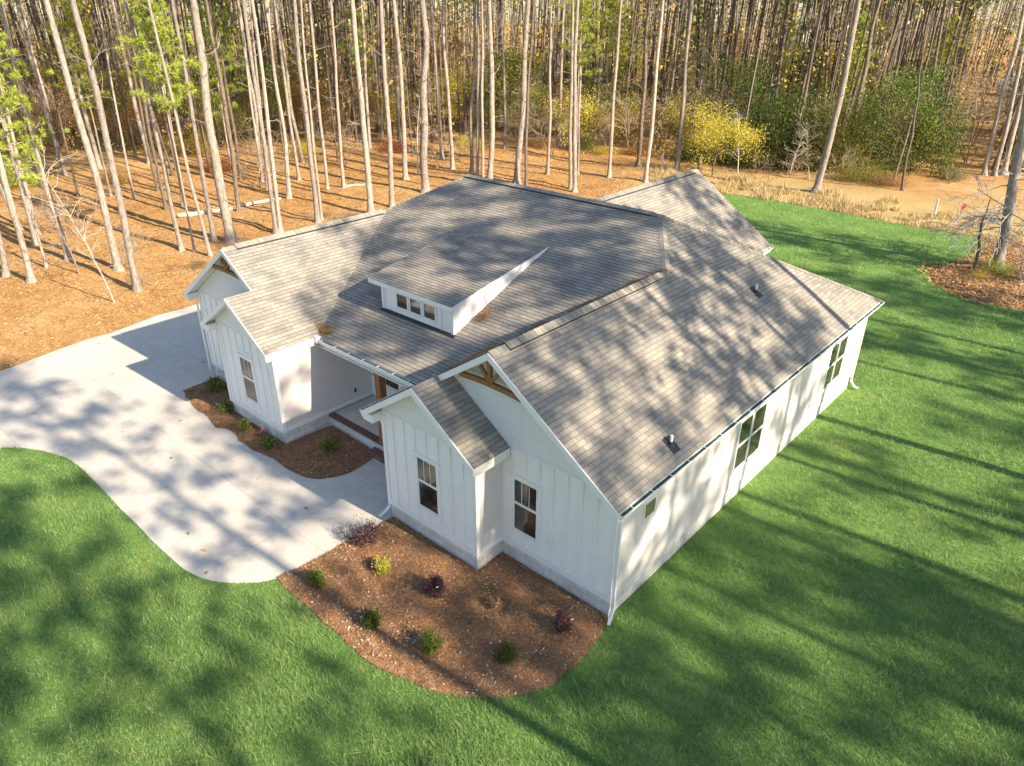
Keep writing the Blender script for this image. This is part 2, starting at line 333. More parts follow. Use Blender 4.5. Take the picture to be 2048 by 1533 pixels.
M['purple']=mat_leaf('purple_leaves',[(0,(0.025,0.012,0.018)),(0.6,(0.065,0.028,0.040)),(1,(0.24,0.13,0.14))],0.15)
M['pink']=mat_leaf('pink_flowers',[(0,(0.50,0.14,0.15)),(1,(0.7,0.32,0.32))],0.2)
M['red']=mat_simple('red_ribbon',(0.6,0.05,0.06),0.6,0.1,5,0)
M['bedr']=mat_bed(); M['bedr'].name='old_straw'
for n__ in M['bedr'].node_tree.nodes:
    if n__.type=='VALTORGB' and len(n__.color_ramp.elements)==3 and abs(n__.color_ramp.elements[0].color[0]-0.19)<1e-3:
        for e__,c__ in zip(n__.color_ramp.elements,((0.22,0.15,0.09),(0.36,0.25,0.15),(0.50,0.38,0.24))): e__.color=(*c__,1)
M['twig2']=mat_simple('grey_bare_twigs',(0.46,0.43,0.40),0.9,0.25,4,0)
# ---- measured ground plan
TREES= [[-37.15,-1.42,0.144,0.022,0.1],[-35.03,-0.91,0.154,0.006,0.026],[-37.59,1.77,0.148,0.003,0.01],[-42.57,1.76,0.144,0.012,0.044],[-47.14,2.37,0.117,-0.034,-0.134],[-45.12,2.71,0.113,0.009,0.032],[-33.94,2.95,0.185,-0.003,-0.009],[-30.11,2.25,0.17,0.007,0.018],[-35.23,7.08,0.13,-0.006,-0.014],[-45.46,11.05,0.119,0.0,0.001],[-45.69,12.41,0.121,0.015,0.033],[-32.87,7.59,0.094,-0.022,-0.045],[-35.32,9.17,0.133,0.004,0.009],[-34.58,9.87,0.28,0.003,0.007],[-41.52,14.36,0.153,0.008,0.015],[-34.49,12.88,0.135,0.003,0.004],[-34.48,13.2,0.136,0.01,0.017],[-42.26,18.94,0.161,0.013,0.022],[-47.05,23.03,0.133,-0.01,-0.016],[-34.55,16.04,0.157,0.006,0.01],[-34.87,16.59,0.088,0.009,0.014],[-42.35,22.47,0.125,0.006,0.009],[-42.01,23.75,0.126,0.015,0.021],[-33.98,20.09,0.199,-0.007,-0.009],[-34.34,22.23,0.186,0.012,0.014],[-40.84,29.16,0.196,0.0,0.001],[-35.88,26.93,0.3,0.014,0.016],[-45.15,37.43,0.173,-0.023,-0.025],[-40.95,34.7,0.161,-0.019,-0.019],[-37.65,33.79,0.154,0.024,0.023],[-34.81,31.5,0.125,0.016,0.015],[-32.09,29.36,0.118,0.001,0.001],[-33.6,31.67,0.226,0.011,0.01],[-32.76,33.93,0.252,0.043,0.038],[-31.61,33.78,0.124,0.013,0.011],[-33.0,38.19,0.133,0.0,0.0],[-28.91,36.08,0.145,-0.028,-0.021],[-27.94,35.32,0.162,-0.026,-0.019],[-31.6,40.63,0.112,-0.015,-0.011],[-28.61,40.97,0.154,0.001,0.001],[-28.65,45.46,0.186,-0.016,-0.01],[-25.33,41.45,0.172,0.008,0.005],[-25.4,46.5,0.207,-0.016,-0.009],[-13.6,47.41,0.26,0.032,0.011],[-39.18,79.09,0.279,0.039,0.02],[-39.8,95.14,0.319,-0.022,-0.01],[-21.98,91.62,0.293,-0.02,-0.005],[-17.6,66.15,0.224,-0.03,-0.01],[-8.73,52.21,0.114,-0.08,-0.02],[-5.53,64.44,0.212,-0.051,-0.008],[-4.79,64.57,0.186,-0.071,-0.011],[-4.31,65.59,0.215,-0.079,-0.011],[1.12,35.63,0.267,-0.115,-0.014],[0.21,34.34,0.098,-0.066,-0.01],[-52.87,35.06,0.157,0.013,0.017],[-52.88,38.91,0.135,0.014,0.016],[-43.3,44.2,0.155,-0.012,-0.011],[-41.2,50.11,0.162,-0.0,-0.0],[-40.32,55.14,0.169,0.007,0.005],[-54.1,23.74,0.171,0.014,0.024],[-61.07,17.13,0.178,-0.007,-0.017],[-62.04,13.26,0.177,-0.005,-0.014],[-62.05,10.46,0.175,-0.002,-0.008]]
DRIVE_TOP= [[-25.3,-5.34],[-25.53,-4.21],[-25.8,-3.02],[-26.0,-1.76],[-25.95,-0.88],[-26.17,0.24],[-26.44,1.44],[-26.36,2.63],[-26.46,3.51]]
DRIVE_LOW= [[-19.18,-7.18],[-18.69,-6.75],[-18.06,-6.38],[-17.27,-6.07],[-16.84,-5.96],[-16.14,-5.89],[-15.27,-5.89],[-14.21,-5.91],[-13.0,-5.96],[-11.87,-5.96],[-10.84,-6.0],[-9.94,-5.99],[-9.12,-5.97],[-8.56,-5.84],[-8.12,-5.65],[-7.71,-5.34],[-7.3,-4.93],[-7.07,-4.54],[-6.99,-3.93],[-6.91,-3.31],[-6.94,-2.79],[-6.9,-2.37],[-6.78,-1.6],[-6.81,-1.24]]
BED_SMALL= [[-18.99,0.3],[-18.43,-1.27],[-17.93,-1.45],[-16.85,-1.63],[-16.01,-1.64],[-15.03,-1.8],[-14.75,-1.6],[-14.2,-1.58],[-13.72,-1.75],[-12.82,-1.71],[-11.88,-1.58],[-10.99,-1.59],[-10.27,-1.5],[-9.83,-1.24],[-9.61,-0.83],[-9.5,-0.39],[-9.49,0.17],[-9.61,0.64]]
BED_FRONT= [[-6.81,-1.24],[-6.78,-1.6],[-6.9,-2.37],[-6.94,-2.79],[-6.91,-3.31],[-6.99,-3.93],[-7.07,-4.54],[-6.64,-4.58],[-5.95,-4.6],[-5.21,-4.62],[-4.51,-4.63],[-3.94,-4.67],[-3.39,-4.66],[-2.88,-4.6],[-2.34,-4.46],[-1.84,-4.31],[-1.45,-4.19],[-1.12,-4.0],[-0.76,-3.75],[-0.44,-3.46],[-0.15,-3.13],[0.05,-2.8],[0.21,-2.4],[0.28,-2.03],[0.3,-1.61],[0.25,-1.17],[0.19,-0.62],[0.09,-0.13]]
LAWN_BACK= [[-18.65,41.98],[-16.37,42.79],[-14.12,42.67],[-11.65,42.55],[-9.3,42.39],[-7.31,42.1],[-4.76,42.11],[-2.95,42.2],[-1.45,42.35],[-0.58,41.97],[-0.27,39.92],[-0.4,37.11],[-0.74,35.32],[-1.48,34.16],[-1.56,32.7],[-1.11,31.36],[-0.33,30.42],[1.06,29.66],[2.37,29.76],[3.43,29.85]]
TREELINE= [[-95.77,10.89],[-78.47,10.6],[-64.92,16.61],[-62.31,26.04],[-56.03,32.04],[-54.88,45.62],[-43.66,43.86],[-39.24,46.23],[-33.2,50.2],[-25.54,50.85],[-21.71,52.93],[-17.14,52.9],[-9.03,52.86],[-10.5,68.36],[-14.39,89.6],[-24.09,140.49]]
SEEDS=8; NSH=54; SHDIST=4.0; NGRASS=600000
# ================================================================ terrain
LAWN=LAWN_BACK+[[8,29.7],[60,29.5],[60,-40],[-62,-40],[-62,-16],[-24.5,-16],[-24,-6],[-15,5],[-17,30]]
DRIVE=DRIVE_LOW+[[-6.8,0.7],[-12,0.7],[-12,2],[-18.6,2],[-18.6,9.5],[-26.5,9.5]]+DRIVE_TOP[::-1]+[[-25.1,-9],[-24.6,-16],[-21.6,-16],[-21.1,-9.2],[-20.1,-8.0]]
TL=TREELINE
def clear_d(x,y):
    ins=in_poly(x,y,LAWN)|in_poly(x,y,DRIVE)|((x>-19.2)&(x<0.5)&(y>-1)&(y<21))
    d=np.minimum(np.minimum(dist_poly(x,y,LAWN),dist_poly(x,y,DRIVE)),1e9)
    return np.where(ins,0,d)
def ground_z(x,y):
    x=np.atleast_1d(np.asarray(x,float)); y=np.atleast_1d(np.asarray(y,float))
    m=np.clip(clear_d(x,y)/4.0,0,1)
    z=-0.03+m*(vnoise(x,y,9,1)*0.5+vnoise(x,y,2.2,2)*0.16+vnoise(x,y,0.9,3)*0.10)
    return z
def gz(x,y): return float(ground_z([x],[y])[0])
xs_=np.concatenate([np.arange(-330,-90,12),np.arange(-90,-56,1.2),np.arange(-56,-24,0.4),np.arange(-24,14,1.0),np.arange(14,160,10)])
ys_=np.concatenate([np.arange(-70,-8,4),np.arange(-8,60,0.4),np.arange(60,100,1.5),np.arange(100,430,12)])
X,Y=np.meshgrid(xs_,ys_); Zg_=ground_z(X.ravel(),Y.ravel()).reshape(X.shape)
V=np.stack([X.ravel(),Y.ravel(),Zg_.ravel()],1); nx,ny=len(xs_),len(ys_)
ii,jj=np.meshgrid(np.arange(nx-1),np.arange(ny-1)); a=(jj*nx+ii).ravel()
F=np.stack([a,a+1,a+nx+1,a+nx],1)
g=link('ground',np_mesh('ground',V,F,M['ground'],True)); tag(g,kind='structure')

def flat(name,poly,z,mat,thick=0.0):
    m=MB(); m.prism([tuple(p) for p in poly],'z',z-thick,z) if thick else m.add([(p[0],p[1],z) for p in poly],[tuple(range(len(poly)))])
    o=m.build(name,mat); tag(o,kind='structure'); return o
def cdt_sheet(name,poly,mat,zf,step=0.12):
    P=np.array(poly); x0,y0=P.min(0); x1,y1=P.max(0)
    gx,gy=np.meshgrid(np.arange(x0,x1,step),np.arange(y0,y1,step)); gx=gx.ravel()+rng.uniform(-.3,.3,gx.size)*step; gy=gy.ravel()+rng.uniform(-.3,.3,gy.size)*step
    k=in_poly(gx,gy,poly)&(dist_poly(gx,gy,poly)>step*0.6); gx,gy=gx[k],gy[k]
    # refine the outline
    B=[]
    for i in range(len(poly)):
        a=np.array(poly[i]); b=np.array(poly[(i+1)%len(poly)]); n=max(1,int(np.linalg.norm(b-a)/0.18))
        for t in range(n): B.append(a+(b-a)*t/n)
    B=np.array(B); j=np.zeros(len(B)) 
    pts=[Vector(p) for p in B]+[Vector((float(a),float(b))) for a,b in zip(gx,gy)]
    nB=len(B); r=delaunay_2d_cdt(pts,[(i,(i+1)%nB) for i in range(nB)],[],1,1e-5)
    vx=np.array([v[:] for v in r[0]]); F=[list(f) for f in r[2]]
    cen=np.array([vx[f].mean(0) for f in F]); k=in_poly(cen[:,0],cen[:,1],poly); F=[f for f,q in zip(F,k) if q]
    z=zf(vx[:,0],vx[:,1],dist_poly(vx[:,0],vx[:,1],poly))
    me=bpy.data.meshes.new(name); me.from_pydata([(a,b,c) for (a,b),c in zip(vx,z)],[],F); me.materials.append(mat)
    me.polygons.foreach_set('use_smooth',[True]*len(me.polygons)); me.update()
    o=link(name,me); 
    bm=bmesh.new(); bm.from_mesh(me)
    for f in bm.faces:
        if f.normal.z<0: f.normal_flip()
    bm.to_mesh(me); bm.free(); tag(o,kind='structure'); return o
flat('lawn',LAWN,0.0,M['lawn'])
flat('driveway',DRIVE,0.028,M['concrete'],0.05)
def wob(poly,a=0.035,s=0.25,fix=()):
    out=[]
    for i in range(len(poly)-1):
        p=np.array(poly[i],float); q_=np.array(poly[(i+1)],float); n=max(1,int(np.linalg.norm(q_-p)/s))
        for t in range(n):
            c=p+(q_-p)*t/n; out.append([float(c[0]+random.uniform(-a,a)),float(c[1]+random.uniform(-a,a))])
    out.append([float(v) for v in poly[-1]])
    return out
BEDS=wob([[-18.6,0.1]]+BED_SMALL[1:])+[[-9.88,0.85],[-12.25,1.0],[-12.4,-0.75],[-15.6,-0.75],[-15.6,0.3]]
BEDF=[[-6.78,-0.9]]+wob(BED_FRONT)+[[-0.08,0.05],[-3.5,0.08],[-3.5,-0.85]]
zbed=lambda x,y,d:0.035+np.clip(d/0.5,0,1)*(0.05+vnoise(x,y,0.8,5)*0.10+vnoise(x,y,0.25,6)*0.05)
cdt_sheet('planting_bed',BEDF,M['bed'],zbed,0.10)
cdt_sheet('planting_bed',BEDS,M['bed'],zbed,0.10)
RB=wob(LAWN_BACK[9:],.22,.8)+[[9,30],[14,34],[12,43],[2,43]]
cdt_sheet('straw_patch',RB,M['bedr'],lambda x,y,d:0.02+np.clip(d/1.0,0,1)*(0.15+vnoise(x,y,1.5,8)*0.2),0.5)

# ================================================================ house
Ze=3.5; P=0.6802; xr,Zr,ex=-3.4915,6.07,0.2866; ofr=0.4127; lx=-7.269
sx=-3.149; xs=(lx+sx)/2; zs=Ze+P*(xs-lx); ofs=1.2877; d_=0.957
ye=0.7183; pm=0.3946; Zm=6.98; ym=ye+(Zm-Ze)/pm; yr=16.4517; xb=-5.151; xa=-13.971; yv=ye+(Zr-Ze)/pm
xg,Zg,yg=-15.607,5.878,-0.21; gxe=xg+(Zg-Ze)/P; gle=xg-(Zg-Ze)/P; yvg=ye+(Zg-Ze)/pm
x2l=-16.015; x2=(x2l+gxe)/2; z2=Ze+P*(gxe-x2); y2=-1.157
xw,Zw,yw=-9.631,6.2685,20.1; wle,wre=xw-(Zw-Ze)/P,xw+(Zw-Ze)/P; pr=(Zm-Ze)/(yr-ym); yws=ym+(Zm-Zw)/pr
zf=0.507
house=empty('farmhouse',(-9,8,0)); tag(house,'white board and batten farmhouse with brown grey shingle roof','house')
def hp(mb,name,mat,parent=None,label=None,smooth=False):
    o=mb.build(name,mat,None,smooth); par=parent or house
    # parent without moving
    o.parent=par; o.matrix_parent_inverse=par_inv(par)
    if label: o['label']=label
    return o
def par_inv(par):
    # world matrix of the parents is a pure translation of the house root
    return Matrix.Translation(-house.location)
class _P: pass
def hpart(mb,name,mat,parent=None,label=None,smooth=False):
    o=mb.build(name,mat,None,smooth)
    if parent is None: o.parent=house; o.location=-house.location
    else: o.parent=parent
    if label: o['label']=label
    return o

def clip(poly,axis,val,keep_ge):
    out=[]; n=len(poly)
    for i in range(n):
        a,b=poly[i],poly[(i+1)%n]; fa=(a[axis]-val)*(1 if keep_ge else -1); fb=(b[axis]-val)*(1 if keep_ge else -1)
        if fa>=0: out.append(a)
        if (fa>=0)!=(fb>=0):
            t=fa/(fa-fb); out.append((a[0]+(b[0]-a[0])*t,a[1]+(b[1]-a[1])*t))
    return out
roofmb=MB(); decks=[]
def slope(poly,axis,sgn,eave,zfun,mb=None,deck=True,course=0.135,udir=None,thick=0.14):
    """poly in plan; the slope climbs along sgn*axis from coordinate eave"""
    mb=mb or roofmb
    a=sum(poly[i][0]*poly[(i+1)%len(poly)][1]-poly[(i+1)%len(poly)][0]*poly[i][1] for i in range(len(poly)))
    if a<0: poly=poly[::-1]
    c=poly[0]; dv=[0,0]; dv[axis]=sgn; z0=zfun(c[0],c[1]); z1=zfun(c[0]+dv[0],c[1]+dv[1]); s=z1-z0; L=math.sqrt(1+s*s)
    nrm=Vector((-dv[0]*s,-dv[1]*s,1)).normalized(); step=course/L; k=0
    vs=[sgn*(p[axis]-eave) for p in poly]; vmax=max(vs); k=int(math.floor(min(vs)/step))
    ox=1-axis
    while k*step<vmax:
        lo=k*step; hi=(k+1)*step; q1=clip(poly,axis,eave+sgn*lo,sgn>0); q1=clip(q1,axis,eave+sgn*hi,sgn<0) if len(q1)>2 else q1
        if len(q1)>2:
            V=[];U=[]
            for p in q1:
                v=sgn*(p[axis]-eave); t=min(1,max(0,(v-lo)/step)); off=0.011*(1-t)+0.001
                V.append(Vector((p[0],p[1],zfun(p[0],p[1])))+nrm*off); U.append((p[ox]+axis*0.07,v*L))
            mb.add(V,[tuple(range(len(V)))],[U])
            # butt edge of the course
            low=[i for i,p in enumerate(q1) if abs(sgn*(p[axis]-eave)-lo)<1e-5]
            if len(low)>=2:
                i0=min(low,key=lambda i:q1[i][ox]); i1=max(low,key=lambda i:q1[i][ox])
                A,B=V[i0],V[i1]; mb.add([A-nrm*0.011,B-nrm*0.011,B,A],[(0,1,2,3)],[[(U[i0][0],U[i0][1]),(U[i1][0],U[i1][1]),(U[i1][0],U[i1][1]+.004),(U[i0][0],U[i0][1]+.004)]])
        k+=1
    if deck:
        n=len(poly); top=[(p[0],p[1],zfun(p[0],p[1])-0.006) for p in poly]; bot=[(p[0],p[1],zfun(p[0],p[1])-thick) for p in poly]
        deckmb=MB(); decks.append(deckmb); deckmb.add(top+bot,[tuple(range(n)),tuple(range(2*n-1,n-1,-1))]+[(i,n+i,n+(i+1)%n,(i+1)%n) for i in range(n)])
zR=lambda x,y:Ze+P*(ex-x)
zL=lambda x,y:Zr-P*(xr-x)
zM=lambda x,y:Ze+pm*(y-ye)
zGR=lambda x,y:Zg-P*(x-xg); zGL=lambda x,y:Zg-P*(xg-x)
zS=lambda x,y:zs-P*(x-xs); zS2=lambda x,y:z2-P*(x2-x)
zB=lambda x,y:Zm-pr*(y-ym)
zWR=lambda x,y:Zw-P*(x-xw); zWL=lambda x,y:Zw-P*(xw-x)
def plane3(a,b,c):
    a,b,c=Vector(a),Vector(b),Vector(c); n=(b-a).cross(c-a); return lambda x,y:a.z-(n.x*(x-a.x)+n.y*(y-a.y))/n.z
slope([(xr,-ofr),(ex,-ofr),(ex,yr),(xr,yv)],0,-1,ex,zR)
slope([(xr,yv),(ex,yr),(xb,ym)],0,-1,ex,plane3((xr,yv,Zr),(ex,yr,Ze),(xb,ym,Zm)))
vl=lambda x:ye+(zL(x,0)-Ze)/pm
slope([(xs,-ofr),(xr,-ofr),(xr,yv),(xs,vl(xs))],0,1,lx,zL)
slope([(lx,-ofs),(xs,-ofs),(xs,vl(xs)),(lx,ye)],0,1,lx,zL)
slope([(xs,-ofs),(sx,-ofs),(sx,-0.015),(xs,-0.015)],0,-1,sx,zS)
slope([(gxe,ye),(lx,ye),(xr,yv),(xb,ym),(xa,ym),(xg,yvg)],1,1,ye,zM)
vg=lambda x:ye+(zGR(x,0)-Ze)/pm
slope([(xg,yg),(x2,yg),(x2,vg(x2)),(xg,yvg)],0,-1,gxe,zGR)
slope([(x2,y2),(gxe,y2),(gxe,ye),(x2,vg(x2))],0,-1,gxe,zGR)
slope([(x2l,y2),(x2,y2),(x2,0.21),(x2l,0.21)],0,1,x2l,zS2)
slope([(gle,yg),(xg,yg),(xg,yvg),(xa,ym),(gle,yr)],0,1,gle,plane3((gle,yg,Ze),(xg,yg,Zg),(xg,yvg,Zg)))
slope([(xa,ym),(xb,ym),(ex,yr),(gle,yr)],1,-1,yr,zB)
slope([(xw,yws),(xw,yw),(wre,yw),(wre,yr)],0,-1,wre,zWR)
slope([(xw,yws),(xw,yw),(wle,yw),(wle,yr)],0,1,wle,zWL)
roof=hpart(roofmb,'roof',M['shingle'],label='brown grey asphalt shingle roof of many slopes')
for k_ in decks: hpart(k_,'soffit',M['soffit'])
# ridge and hip caps
def cap(a,b,sl,w=0.15,lift=0.02,dark=False,seg=0.2):
    """a,b ridge ends; sl = slope drop per metre sideways (left,right)"""
    capmb=MB(); vent2={-1:MB(),1:MB()}
    a,b=Vector(a),Vector(b); d=(b-a); Lh=d.length; d.normalize(); s=Vector((d.y,-d.x,0)).normalized(); n=max(1,int(Lh/seg))
    for i in range(n):
        p=a+d*(Lh*i/n); e=a+d*(Lh*(i+1)/n); l0=lift+0.014; l1=lift+0.003
        for sg,dr in ((-1,sl[0]),(1,sl[1])):
            o=s*(sg*w)+Vector((0,0,-dr*w)); u0=random.uniform(0,50)
            q_=[p+Vector((0,0,l0)),e+Vector((0,0,l1)),e+o+Vector((0,0,l1)),p+o+Vector((0,0,l0))]
            capmb.add(q_,[(0,1,2,3)],[[(u0,0.01),(u0+.2,0.01),(u0+.2,.125),(u0,.125)]])
            if dark:
                B=[p+o*0.97+Vector((0,0,l0-.004)),e+o*0.97+Vector((0,0,l1-.002)),e+o*0.97-Vector((0,0,.02)),p+o*0.97-Vector((0,0,.02))]
                vent2[sg].add(B,[(0,1,2,3)])
        if i==0 or True:
            for sg,dr in ((-1,sl[0]),(1,sl[1])):
                o=s*(sg*w)+Vector((0,0,-dr*w))
                capmb.add([p+Vector((0,0,l0)),p+o+Vector((0,0,l0)),p+o+Vector((0,0,l0-.012)),p+Vector((0,0,l0-.012))],[(0,1,2,3)],[[(0,0),(.1,0),(.1,.01),(0,.01)]])
    c_=hpart(capmb,'ridge_cap',M['shingle'])
    for ventd in vent2.values():
        if ventd.v: ventd.build('ridge_vent',M['dark']).parent=c_
cap((xr,-ofr,Zr),(xr,0.15,Zr),(P,P)); cap((xr,0.15,Zr),(xr,yv-0.4,Zr),(P,P),0.17,0.055,True); cap((xr,yv-.4,Zr),(xr,yv+.05,Zr),(P,P))
cap((xa,ym,Zm),(xb-0.3,ym,Zm),(pr,pm),0.17,0.055,True); cap((xb-.3,ym,Zm),(xb+.1,ym,Zm),(pr,pm))
cap((xg,yg,Zg),(xg,0.25,Zg),(P,P)); cap((xg,0.25,Zg),(xg,yvg-.3,Zg),(P,P),0.17,0.055,True)
cap((xg,yvg,Zg),(xa,ym,Zm),(0.45,0.3),0.14,0.012)
cap((xr,yv,Zr),(xb,ym,Zm),(0.28,0.45),0.14,0.012)
cap((xb,ym,Zm),(ex,yr,Ze),(0.42,0.42),0.14,0.012)
cap((xw,yws,Zw),(xw,yw-.4,Zw),(P,P),0.17,0.055,True); cap((xw,yw-.4,Zw),(xw,yw,Zw),(P,P))
cap((xs,-ofs,zs),(xs,-ofr,zs),(P,P),0.12,0.004)

# --- walls
class Multi:
    def __init__(s,name,mat,label=None): s.n=name; s.m=mat; s.l=label; s.last=None; s.by={}
    def box(s,*a):
        s.last=MB(); s.last.box(*a); s.by[round(a[1],3)]=s.last; MULTI.append((s,s.last))
    def prism(s,p,ax,a,b):
        s.last=MB(); s.last.prism(p,ax,a,b); s.by[round(a,3)]=s.last; MULTI.append((s,s.last))
MULTI=[]
wall=Multi('wall','board'); lap=Multi('siding','lap'); shake=Multi('gable_siding','shake'); found=Multi('foundation','block'); trim=Multi('trim_board','white')
def gable_wall(x0,x1,y,zfn,th=0.12,bottom=zf,trimz=3.56,bat0=None,skip=(),shk=True,split=True,peakx=None):
    """front wall from x0 to x1 at y, following the roof above"""
    xsn=[x0,x1]+([peakx] if peakx else []); xsn=sorted(xsn)
    top=[(x,zfn(x)-0.15) for x in xsn]
    wall.prism([(x0,bottom),(x1,bottom)]+top[::-1],'y',y,y+th)
    # upper shakes, 14 mm proud
    if shk:
        pts=[]; 
        def xat(z):  # roof crossing heights
            pass
        n=60; xsn2=[x0+(x1-x0)*i/n for i in range(n+1)]+([peakx] if peakx else []); xsn2=sorted(xsn2)
        up_=[(x,zfn(x)-0.155) for x in xsn2 if zfn(x)-0.155>trimz]
        if len(up_)>2:
            shake.prism([(up_[0][0],trimz)]+[(up_[-1][0],trimz)]+up_[::-1],'y',y-0.016,y-0.001)
            trim.box(up_[0][0]+.01,y-0.03,trimz-0.035,up_[-1][0]-.01,y-0.0165,trimz+0.0)
def battens(xlist,y,z0,z1f,holes=()):
    for x in xlist:
        z1=z1f(x); segs=[(z0,z1)]
        for (hx0,hx1,hz0,hz1) in holes:
            if hx0-0.02<x<hx1+0.02: segs=[(z0,hz0),(hz1,z1)]
        for a,b in segs:
            if b-a>0.05: wall.by[round(y,3)].box(x-0.024,y-0.036,a,x+0.024,y-0.0005,b)
bigz=lambda x: zL(x,0) if x<xr else zR(x,0)
smz=lambda x: zL(x,0) if x<xs else zS(x,0)
gaz=lambda x: zGL(x,0) if x<xg else zGR(x,0)
sgz=lambda x: zS2(x,0) if x<x2 else zGR(x,0)
xL=-6.867; xBR=-3.43; yB=-d_
gable_wall(xL,0,0.0,bigz,peakx=xr)
gable_wall(xL,xBR,yB,smz,peakx=xs)
gable_wall(-18.85,-12.33,0.2,gaz,peakx=xg)
gable_wall(-15.62,-12.32,-0.85,sgz,peakx=x2)
# window openings: trim box outlines used to cut battens and skirt boards
WF=[(-3.005,-2.295,0.0,1.13,2.66),(-5.525,-4.825,yB,1.13,2.66),(-14.37,-13.69,-0.85,1.12,2.64)]
def H(w): return [(w[0]-.12,w[1]+.12,w[3]-.14,w[4]+.16)]
tz=lambda z:(lambda x:z)
battens([-2.65,-2.23,-1.81,-1.38,-0.95,-0.53],0.0,zf+.17,lambda x:min(3.53,bigz(x)-.2),H(WF[0]))
battens([-3.08],0.0,zf+.17,lambda x:3.53,H(WF[0]))
battens([-6.46,-6.02,-5.59,-5.17,-4.73,-4.29,-3.86],yB,zf+.17,lambda x:min(3.53,smz(x)-.2),H(WF[1]))
battens([-15.35,-14.9,-14.45,-14.02,-13.58,-13.14,-12.72],-0.85,zf+.17,lambda x:min(3.53,sgz(x)-.2),H(WF[2]))
battens([-18.45,-18.0,-17.55,-17.1,-16.65,-16.2,-15.8],0.2,zf+.17,lambda x:min(3.53,gaz(x)-.2))
for (a,b,y) in ((xL,xBR,yB),(xBR+.002,0,0.0),(-15.62,-12.32,-0.85),(-18.85,-15.62,0.2)):
    trim.box(a+.001,y-0.024,zf+.002,b-.001,y-0.0008,zf+.165)         # skirt board
for (x,y) in ((xL,yB),(xBR,yB),(0,0),(-15.62,-0.85),(-12.32,-0.85),(-18.85,0.2)):
    s=1 if x in (xL,-15.62,-18.85) else -1
    trim.box(x,y-0.027,zf+.003,x+s*0.10,y-0.0012,3.42); trim.box(x-s*0.027,y-0.027,zf+.003,x-0.001*s,y+0.10,3.40)
# side walls, lap siding
lap.box(-0.12,0.1225,zf,0,15.95,3.60); lap.box(-5.95-.12,15.96,zf,-5.95,19.7,3.5)
lap.box(-12.44,-0.728,zf,-12.32,2.84,3.5)
lap.box(xBR-.12,yB+.122,zf,xBR,-0.002,3.36)
lap.box(xL,yB+.122,zf,xL+.12,2.838,3.42)
lap.box(-18.85,0.322,zf,-18.73,15.95,3.5); lap.box(-15.62,-0.728,zf,-15.5,0.198,3.4)
wall.box(-18.72,15.83,zf,-0.122,15.95,3.5); wall.box(-12.318,2.84,0.455,-6.869,2.96,3.4)
wall.box(-13.3,15.952,zf,-13.18,19.7,3.5)
gable_wall(-13.3,-5.95,19.58,lambda x:zWL(x,0) if x<xw else zWR(x,0),peakx=xw,shk=False)
trim.box(-0.001,15.82,zf+.01,0.026,15.96,3.3);
trim.box(-12.319,-0.72,zf+.004,-12.297,2.83,zf+.15); trim.box(xBR+.0008,yB+.02,zf+.004,xBR+.022,-0.03,zf+.15)
i_=0.03
for b in ((xL+i_,yB+i_,xBR-i_,0.3),(xL+.05,0.03,-0.03,15.92),(-15.59,-0.82,-12.35,2.9),(-18.82,0.23,-12.36,15.9),(-13.27,15.9,-5.98,19.67)):
    found.box(b[0],b[1],-0.35,b[2],b[3],zf-.002)
found.box(-12.36,0.93,-0.3,xL+.04,2.95,0.40)
for k_,mb_ in MULTI: hpart(mb_,k_.n,M[k_.m])
# porch
pf=MB(); pf.box(-12.318,1.14,0.402,xL-.002,2.838,0.45); hpart(pf,'porch_floor',M['porch'])
be=MB(); be2=MB()
x=-12.31
while x<xL-0.1: be.box(x,0.905,0.385,x+0.092,1.138,0.462); x+=0.102
x=-9.85
while x<xL-0.1:
    be2.box(x,0.62,-0.1,x+0.092,0.90,0.215); x+=0.102
hpart(be,'brick_edging',M['brick']); hpart(be2,'brick_step',M['brick'])
pc=MB(); pc.box(-12.31,0.80,3.09,xL-.001,2.83,3.12); hpart(pc,'porch_ceiling',M['soffit'])
bm_=MB(); bm_.box(-12.315,0.88,3.05,xL-.002,1.14,3.40); hpart(bm_,'porch_beam',M['white'])
po=MB(); po.box(-9.60,0.93,0.462,-9.36,1.17,3.05); post=hpart(po,'porch_post',M['wood'])
for z0 in (0.463,2.9):
    pb=MB(); pb.box(-9.63,0.905,z0,-9.33,1.195,z0+.14); b_=pb.build('post_trim',M['wood']); b_.parent=post
ol=MB(); ol.box(-12.319,2.055,0.87,-12.29,2.125,1.01); hpart(ol,'wall_outlet',M['dark'])
# porch door with side windows
door=MB(); door.box(-10.55,2.80,0.455,-9.6,2.839,2.6); dr=hpart(door,'door',M['wood'],label='stained timber front door')
kb=MB(); kb.tube([(-9.72,2.80,1.45),(-9.72,2.74,1.45)],0.03,8); kb.build('handle',M['dark']).parent=dr

